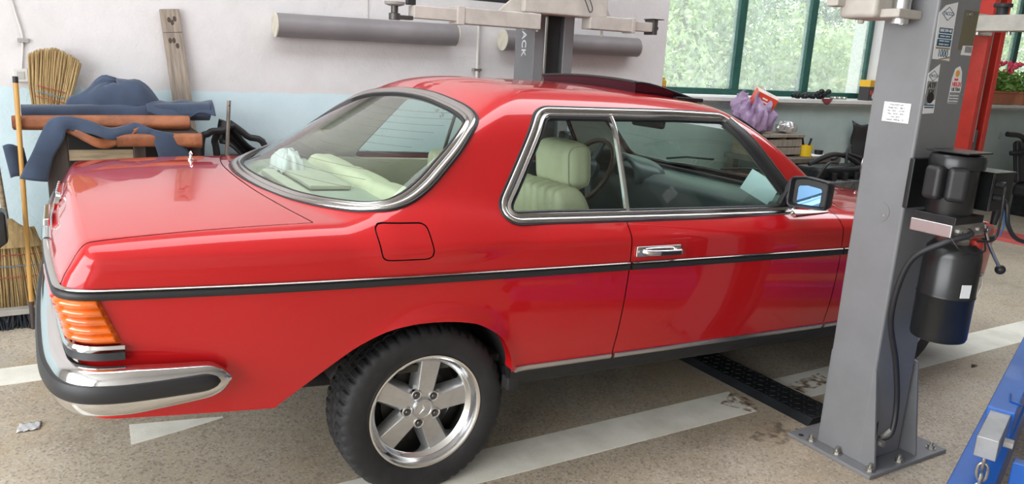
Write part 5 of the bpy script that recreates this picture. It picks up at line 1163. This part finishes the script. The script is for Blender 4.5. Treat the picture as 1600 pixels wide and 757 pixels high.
# flower boxes
TERRA = mat('terracotta', (.46, .17, .09), .7, var=.2, scale=8)
for k, (x, lab) in enumerate(((8.34, 'terracotta flower box with pink geraniums nearest the red post'), (9.06, 'terracotta flower box with pink geraniums at the right edge'))):
    fb_ = empty('flower_box', (x, 1.99, SZ), label=lab, cat='planter', group='flower boxes on the sill')
    mb = MB(); mb.prism([(-.26, 0), (.26, 0), (.30, .145), (-.30, .145)], -.09, .09, 'y'); mb.build('box', TERRA, fb_, bev=.008); mb = MB(); mb.bx(-.31, .31, -.10, .10, .130, .155); mb.build('rim', TERRA, fb_, bev=.005)
    mb = MB(); n = 260
    for i in range(n):
        px, py, pz = rnd(.30), rnd(.09), .15+.22*random.random()**1.4; s = .028+.02*random.random(); a = random.random()*6.28; tl = rnd(.6)
        mb.add([(s*math.cos(2*PI*j/6), s*math.sin(2*PI*j/6), .006*(j % 2)) for j in range(6)], [tuple(range(6))], Matrix.Translation((px, py, pz)) @ Euler((tl+.4, rnd(.7), a)).to_matrix().to_4x4())
    o = mb.build('leaves', mat('geranium_leaf', (.30, .52, .13), .6, var=.4, scale=9), fb_); o['kind'] = 'stuff'
    for i in range(6):
        px, py, pz = -.25+.1*i+rnd(.04), rnd(.05), .36+.14*random.random()
        if k == 1: pz += .07
        mb = MB(); mb.tube([(px*.9, py, .15), (px, py, pz)], .004, 5)
        st_ = mb.build('flower_stem', mat('stem_green', (.12, .28, .06), .6), fb_)
        mb = MB()
        for j in range(16):
            d = Vector((rnd(1), rnd(1), rnd(.6)+.2)).normalized()*.042; mb.ball((px+d.x, py+d.y, pz+d.z*.7), .018, 6, 4)
        mb.build('flower_head', mat('geranium_pink', (.75, .06, .14), .6), st_, smooth=True)
# bench with bag
BRW = mat('bench_wood', (.16, .13, .10), .8, var=.4, scale=6, bump=.3, bscale=30)
bn = empty('low_bench', (4.55, 1.62, 0), label='low dark workbench below the window', cat='bench')
mb = MB(); mb.bx(-.52, .42, -.22, .28, .74, .785); mb.build('top', BRW, bn, bev=.006)
for x in (-.46, .36):
    for y in (-.16, .22): mb = MB(); mb.bx(x-.035, x+.035, y-.035, y+.035, 0, .74); mb.build('leg', BRW, bn, bev=.004)
mb = MB(); mb.bx(-.46, .36, -.20, -.17, .55, .74); mb.build('apron', BRW, bn)
cr = empty('wooden_crate', (4.30, 1.68, .787), label='small weathered wooden crate on the workbench under the purple bag', cat='crate')
for z in (.015, .085): mb = MB(); mb.bx(-.24, .27, -.16, -.142, z, z+.062); mb.build('slat', GREYW, cr, bev=.003); 
for z in (.015, .085): mb = MB(); mb.bx(-.24, .27, .142, .16, z, z+.062); mb.build('slat', GREYW, cr, bev=.003)
for x in (-.22, .06, .25): mb = MB(); mb.bx(x-.025, x+.025, -.142, .142, 0, .165); mb.build('block', WOODP, cr, bev=.003)
mb = MB(); mb.bx(-.25, .29, -.17, .17, .165, .19); mb.build('lid', GREYW, cr, bev=.003)
bz0 = .787+.191
PURP = bpy.data.materials.new('purple_plastic_film'); PURP.use_nodes = True; _b = PURP.node_tree.nodes['Principled BSDF']; _b.inputs['Base Color'].default_value = (.40, .28, .45, 1); _b.inputs['Roughness'].default_value = .3; _b.inputs['Transmission Weight'].default_value = .15
bag = empty('purple_bag', (4.10, 1.68, bz0), label='open purple plastic bag full of scrap on the wooden crate', cat='bag')
def bagf(u, v):
    a = 2*PI*u; f = .014*math.sin(7*a+5*v)+.010*math.sin(13*a-7*v)+.008*math.sin(23*a+11*v)
    R = .13+.065*math.sin(PI*min(1, v*1.15))**.7+f*(1+1.5*v)*(1 if v < .999 else 1)
    if v < .06: R *= v/.06
    return (R*.90*math.cos(a), R*.80*math.sin(a), .31*v+.035*math.sin(3*a+1)*v*v+.02*math.sin(8*a)*v*v)
mb = MB(); mb.grid(bagf, 72, 26, True); mb.build('film', PURP, bag, smooth=True, solid=.002, ang=80)
mb = MB(); mb.ball((0, 0, .12), .12, 16, 10, (1.1, .85, .9)); mb.build('contents', mat('bag_scrap', (.07, .035, .06), .7, var=.5, scale=20), bag, smooth=True)
rbx = empty('red_carton', (4.12, 1.64, bz0+.225), (.30, .40, -.55), 'red carton with white print sticking out of the purple bag', 'carton')
mb = MB(); mb.bx(-.095, .095, -.06, .06, 0, .125); mb.build('carton', mat('carton_red_orange', (.72, .07, .03), .5), rbx, bev=.002); mb = MB(); mb.bx(-.094, .094, -.059, .059, .1245, .1265); mb.build('pale_flap', mat('carton_pale', (.72, .62, .55), .6), rbx)
for i in range(3): mb = MB(); mb.bx(-.06+.012*i, .05-.02*i, -.0615, -.059, .03+.026*i, .042+.026*i); mb.build('print_panel', WHITE, rbx)
mb = MB(); mb.tube([(4.12, 1.72, bz0+.26), (4.105, 1.73, bz0+.46)], .003, 6); tag(mb.build('thin_rod', ZINC), 'thin rod sticking up out of the purple bag', 'rod')
mb = MB(); mb.grid(lambda u, v: (4.47+(.085+.02*math.sin(9*u*6.28+4*v)+.012*math.sin(17*u*6.28))*math.cos(2*PI*u)*math.sin(PI*v)**.6, 1.63+(.07+.018*math.sin(7*u*6.28))*math.sin(2*PI*u)*math.sin(PI*v)**.6, bz0+.05-.048*math.cos(PI*v)+.010*math.sin(21*u+13*v)), 40, 14, True); tag(mb.build('crumpled_foil', mat('silver_foil', (.72, .72, .72), .25, .9), smooth=False), 'crumpled silver foil on the crate beside the purple bag', 'foil')
yc_ = empty('yellow_cup', (4.63, 1.52, .787), label='cut-off yellow plastic cup with brushes on the workbench', cat='cup'); mb = MB(); mb.lathe([(.0001, 0), (.050, 0), (.055, .10), (.052, .10), (.047, .006)], 20); mb.build('cup', mat('yellow_plastic', (.80, .52, .02), .4), yc_, smooth=True)
for a, b in ((-.02, .02), (.01, -.03)): mb = MB(); mb.tube([(a*.3, 0, .01), (a*2, b, .16)], .010, 8); mb.build('brush', GREASE, yc_, smooth=True)
pd = empty('white_tray', (4.78, 1.52, .787), label='small white tray at the right end of the workbench', cat='tray'); mb = MB(); mb.bx(-.10, .10, -.06, .06, 0, .012); mb.build('tray', WHITE, pd, bev=.003); mb = MB(); mb.lathe([(.0001, .012), (.035, .012), (.04, .05), (.0001, .05)], 16, Matrix.Translation((.03, 0, 0))); mb.build('pot', GREASE, pd, smooth=True)
# engine with hoses on a stand
en = empty('spare_engine', (4.72, 1.14, 0), label='greasy spare engine with hoses on a stand beyond the bonnet', cat='engine')
ENG = mat('cast_alloy_dirty', (.20, .20, .205), .5, .6, col2=(.06, .06, .062), scale=14, bump=.2, bscale=40)
mb = MB(); mb.bx(-.50, .42, -.18, .18, .30, .66); mb.build('block', ENG, en, bev=.015); mb = MB(); mb.bx(-.50, .40, -.12, .14, .66, .76); mb.build('head_cover', GREASE, en, bev=.03, seg=4)
for i in range(6): mb = MB(); mb.cyl((-.42+.15*i, -.182, .56), (-.42+.15*i, -.19, .56), .018, 10); mb.build('bolt', GREASE, en); mb = MB(); mb.cyl((-.36+.14*i, -.15, .66), (-.36+.14*i, -.15, .72), .022, 10); mb.build('injector', GREASE, en)
for k, pts in enumerate([[(-.5, 0, .78), (-.3, -.05, .86), (.0, 0, .82), (.2, -.05, .72), (.42, -.12, .64)], [(-.15, .05, .80), (.1, .1, .84), (.35, .05, .76), (.5, -.05, .62)], [(-.52, -.1, .66), (-.46, -.15, .80), (-.3, -.12, .80)], [(.1, -.1, .76), (.3, -.16, .75), (.5, -.14, .66), (.56, -.1, .58)], [(-.1, -.05, .78), (-.09, -.04, .88), (-.04, -.02, .93)], [(-.3, .1, .78), (.05, .16, .82), (.40, .12, .78), (.60, .0, .60)]]): mb = MB(); mb.tube(cat_rom(pts, 6), (.020, .014, .012, .016, .012, .014)[k], 8); mb.build('hose', RUBBER, en, smooth=True)
for x in (-.02, .06): mb = MB(); mb.tube(cat_rom([(x, -.14, .66), (x-.01, -.15, .80), (x+.015, -.15, .83), (x+.03, -.15, .66)], 5), .009, 8); mb.build('fuel_pipe', STEEL, en, smooth=True)
mb = MB(); mb.lathe([(.075, -.04), (.085, -.02), (.085, .02), (.06, .04), (.0001, .04)], 24, Matrix.Translation((.52, -.12, .60)) @ Euler((PI/2, 0, .3)).to_matrix().to_4x4()); mb.build('pulley', GREASE, en, smooth=True)
for x in (-.4, .34):
    for y in (-.15, .15): mb = MB(); mb.bx(x-.03, x+.03, y-.03, y+.03, 0, .31); mb.build('stand_leg', GREASE, en)
# wheel-arch liner hanging on the wall
fl_ = empty('arch_liner', (5.90, 1.93, .55), label='black plastic wheel-arch liner hanging on the wall beside the near post', cat='car part')
mb = MB()
def liner(u, v):
    w = .20*(1-.35*v) ; x = -.17+.37*u*(1-.15*v)+.10*v; return (x, -.03-.10*math.sin(PI*u)*.6-.015*math.sin(12*v+4*u), .52*(1-v)-.10*u*(1-v)+.16*u*v*0-.02*math.sin(9*u))
mb.grid(liner, 14, 14); mb.build('liner', BLACKP, fl_, smooth=True, solid=.012)
mb = MB()
for a, b, c, d in ((.16, .34, .10, .03), (.20, .26, .04, .08), (.14, .20, .08, .025)): mb.box((a-.06, -.105, b-.04), (c, .006, d), (0, .4, 0))
mb.build('label_patch', mat('patch_grey', (.45, .45, .45), .6), fl_)
# black clutter on the right
cl = empty('car_seat_frame', (8.75, 1.60, 0), label='black seat frame with belts against the wall under the flower boxes', cat='car part')
mb = MB(); mb.box((-.05, .12, .62), (.36, .08, .50), (-.2, 0, .1)); mb.build('back_shell', BLACKP, cl, bev=.04, seg=4); mb = MB(); mb.box((.10, -.08, .30), (.60, .42, .16), (0, 0, .1)); mb.build('base_shell', BLACKP, cl, bev=.05, seg=4); mb = MB(); mb.bx(-.15, .35, -.25, .1, 0, .24); mb.build('runner', GREASE, cl, bev=.01)
for pts in ([(-.55, .1, .95), (-.35, .0, .9), (-.25, -.1, .55), (-.25, -.15, .02)], [(-.3, .15, .72), (0, -.1, .78), (.3, -.1, .7), (.4, -.1, .3)], [(-.1, 0, .8), (.25, .05, .75), (.45, 0, .5)]): mb = MB(); mb.tube(cat_rom(pts, 6), .028, 8); mb.build('hose', RUBBER, cl, smooth=True)
mb = MB(); mb.tube(cat_rom([(-.45, -.25, .62), (-.25, -.3, .66), (.0, -.3, .62), (.15, -.28, .50)], 6), .03, 8); mb.build('orange_pipe', mat('orange_pipe', (.55, .07, .03), .4), cl, smooth=True)
# ================================================================ BLUE HOIST
BLUE = mat('hoist_blue_paint', (.015, .13, .52), .35, var=.2, scale=5, coat=.4)
hd = Vector((.937, .35, 0)).normalized(); hn = Vector((hd.y, -hd.x, 0))
ho = empty('engine_hoist', (1.33, -1.835, 0), (0, 0, math.atan2(hd.y, hd.x)), 'blue engine hoist with a chain on its grey boom end, in the bottom right corner', 'hoist')
mb = MB(); mb.bx(-.45, 2.3, -.12, .0, .13, .25); mb.build('leg', BLUE, ho, bev=.004); mb = MB(); mb.bx(-.45, 2.3, -.62, -.535, .165, .25); mb.build('leg', BLUE, ho, bev=.004)
for x in (-.38, 2.2):
    for y in (-.043, -.578): mb = MB(); mb.cyl((x, y-.02, .06), (x, y+.02, .06), .06, 20); mb.bx(x-.03, x+.03, y-.035, y+.035, .10, .166); mb.build('caster', RUBBER, ho, bev=.003)
mb = MB(); mb.bx(2.15, 2.25, -.62, .0, .25, .33); mb.build('cross_beam', BLUE, ho, bev=.004); mb = MB(); mb.bx(2.15, 2.25, -.36, -.26, .33, 1.3); mb.build('mast', BLUE, ho, bev=.004)
bz_ = .45
mb = MB(); mb.bx(.235, 2.2, -.125, -.045, bz_-.085, bz_+.006); mb.build('boom', BLUE, ho, bev=.004, M=Matrix.Translation((0, 0, 0)))
mb = MB(); mb.bx(-.015, .5, -.115, -.055, bz_-.072, bz_-.004); mb.build('boom_extension', mat('bare_steel', (.42, .42, .42), .4, .7, var=.2, scale=12), ho, bev=.003)
mb = MB(); mb.tube(cat_rom([(.30, -.125, bz_+.008), (.32, -.13, bz_+.008), (.33, -.10, bz_+.009), (.40, -.09, bz_+.009)], 4), .003, 5); mb.build('weld_bead', mat('weld_blue', (.01, .08, .35), .4), ho, smooth=True)
mb = MB(); mb.tube([(.1, -.52, .30), (1.3, -.36, .55)], .035, 14); mb.build('hydraulic_ram', BLUE, ho, smooth=True); mb = MB(); mb.cyl((.08, -.12, bz_-.04), (.08, -.145, bz_-.04), .016, 6); mb.build('boom_bolt', ZINC, ho)
mb = MB(); mb.bx(-.02, .9, -.52, -.20, .19, .22); mb.build('deck_plate', BLUE, ho, bev=.004); mb = MB(); mb.bx(.12, .16, -.21, -.15, .19, .34); mb.build('bracket', BLUE, ho, bev=.004)
for i in range(7):
    mb = MB(); zc = bz_-.095-.036*i; pts = []
    for k in range(20): a = 2*PI*k/20; u = .014*math.cos(a); w = .024*math.sin(a)+(.006 if math.sin(a) > 0 else -.006); pts.append((.02+(u if i % 2 == 0 else 0), -.085+(u if i % 2 else 0), zc+w))
    mb.tube(pts, .0050, 8, closed=True); mb.build('chain_link', ZINC, ho, smooth=True)
# ================================================================ LITTLE THINGS
mb = MB(); mb.grid(lambda u, v: (-1.25+.075*u+.008*v, .215+.07*v, .004+.006*math.sin(9*u+4*v)**2), 10, 8); tag(mb.build('plastic_film', mat('clear_film', (.55, .54, .54), .15, spec=.8), smooth=True, solid=.001), 'crumpled piece of clear plastic film on the floor left of the bumper', 'litter')
mb = MB(); mb.grid(lambda u, v: (3.12+.06*u, -.955+.02*v*math.sin(PI*u), .003+.006*math.sin(PI*u)), 6, 4); tag(mb.build('dry_leaf', mat('dry_leaf', (.05, .04, .03), .8), smooth=True, solid=.001), 'dark dry leaf on the floor right of the near post', 'litter')
mb = MB()
def clothw(u, v):
    a = 2*PI*u; R = (.075+.012*math.sin(5*a)+.009*math.sin(9*a+2))*math.cos(PI*.5*v)**.55; return (-.225+R*.75*math.cos(a), .24+R*1.2*math.sin(a), .975+.075*math.sin(PI*.5*v)*(1+.15*math.sin(3*a))+.008*math.sin(11*a+9*v)-.036*0)
cw = MB(); cw.grid(clothw, 48, 14, True)
o = cw.build('white_cloth', mat('white_cloth', (.75, .76, .76), .8, bump=.1), None, smooth=True, solid=.003, ang=80); tag(o, 'crumpled white cloth on the rear shelf of the red car', 'cloth')
o.rotation_euler = (0, TAU, 0); o.location = CAR.location
o = MB(); o.bx(-.10, .10, -.075, .075, -.001, .001); o = o.build('paper_sheet', mat('bluish_paper', (.62, .78, .82), .7), None); tag(o, 'pale paper sheet propped on the dashboard inside the red car', 'paper')
o.matrix_world = Matrix.Translation((1.74, -.58, .975)) @ Euler((.5, -.35, .5)).to_matrix().to_4x4()
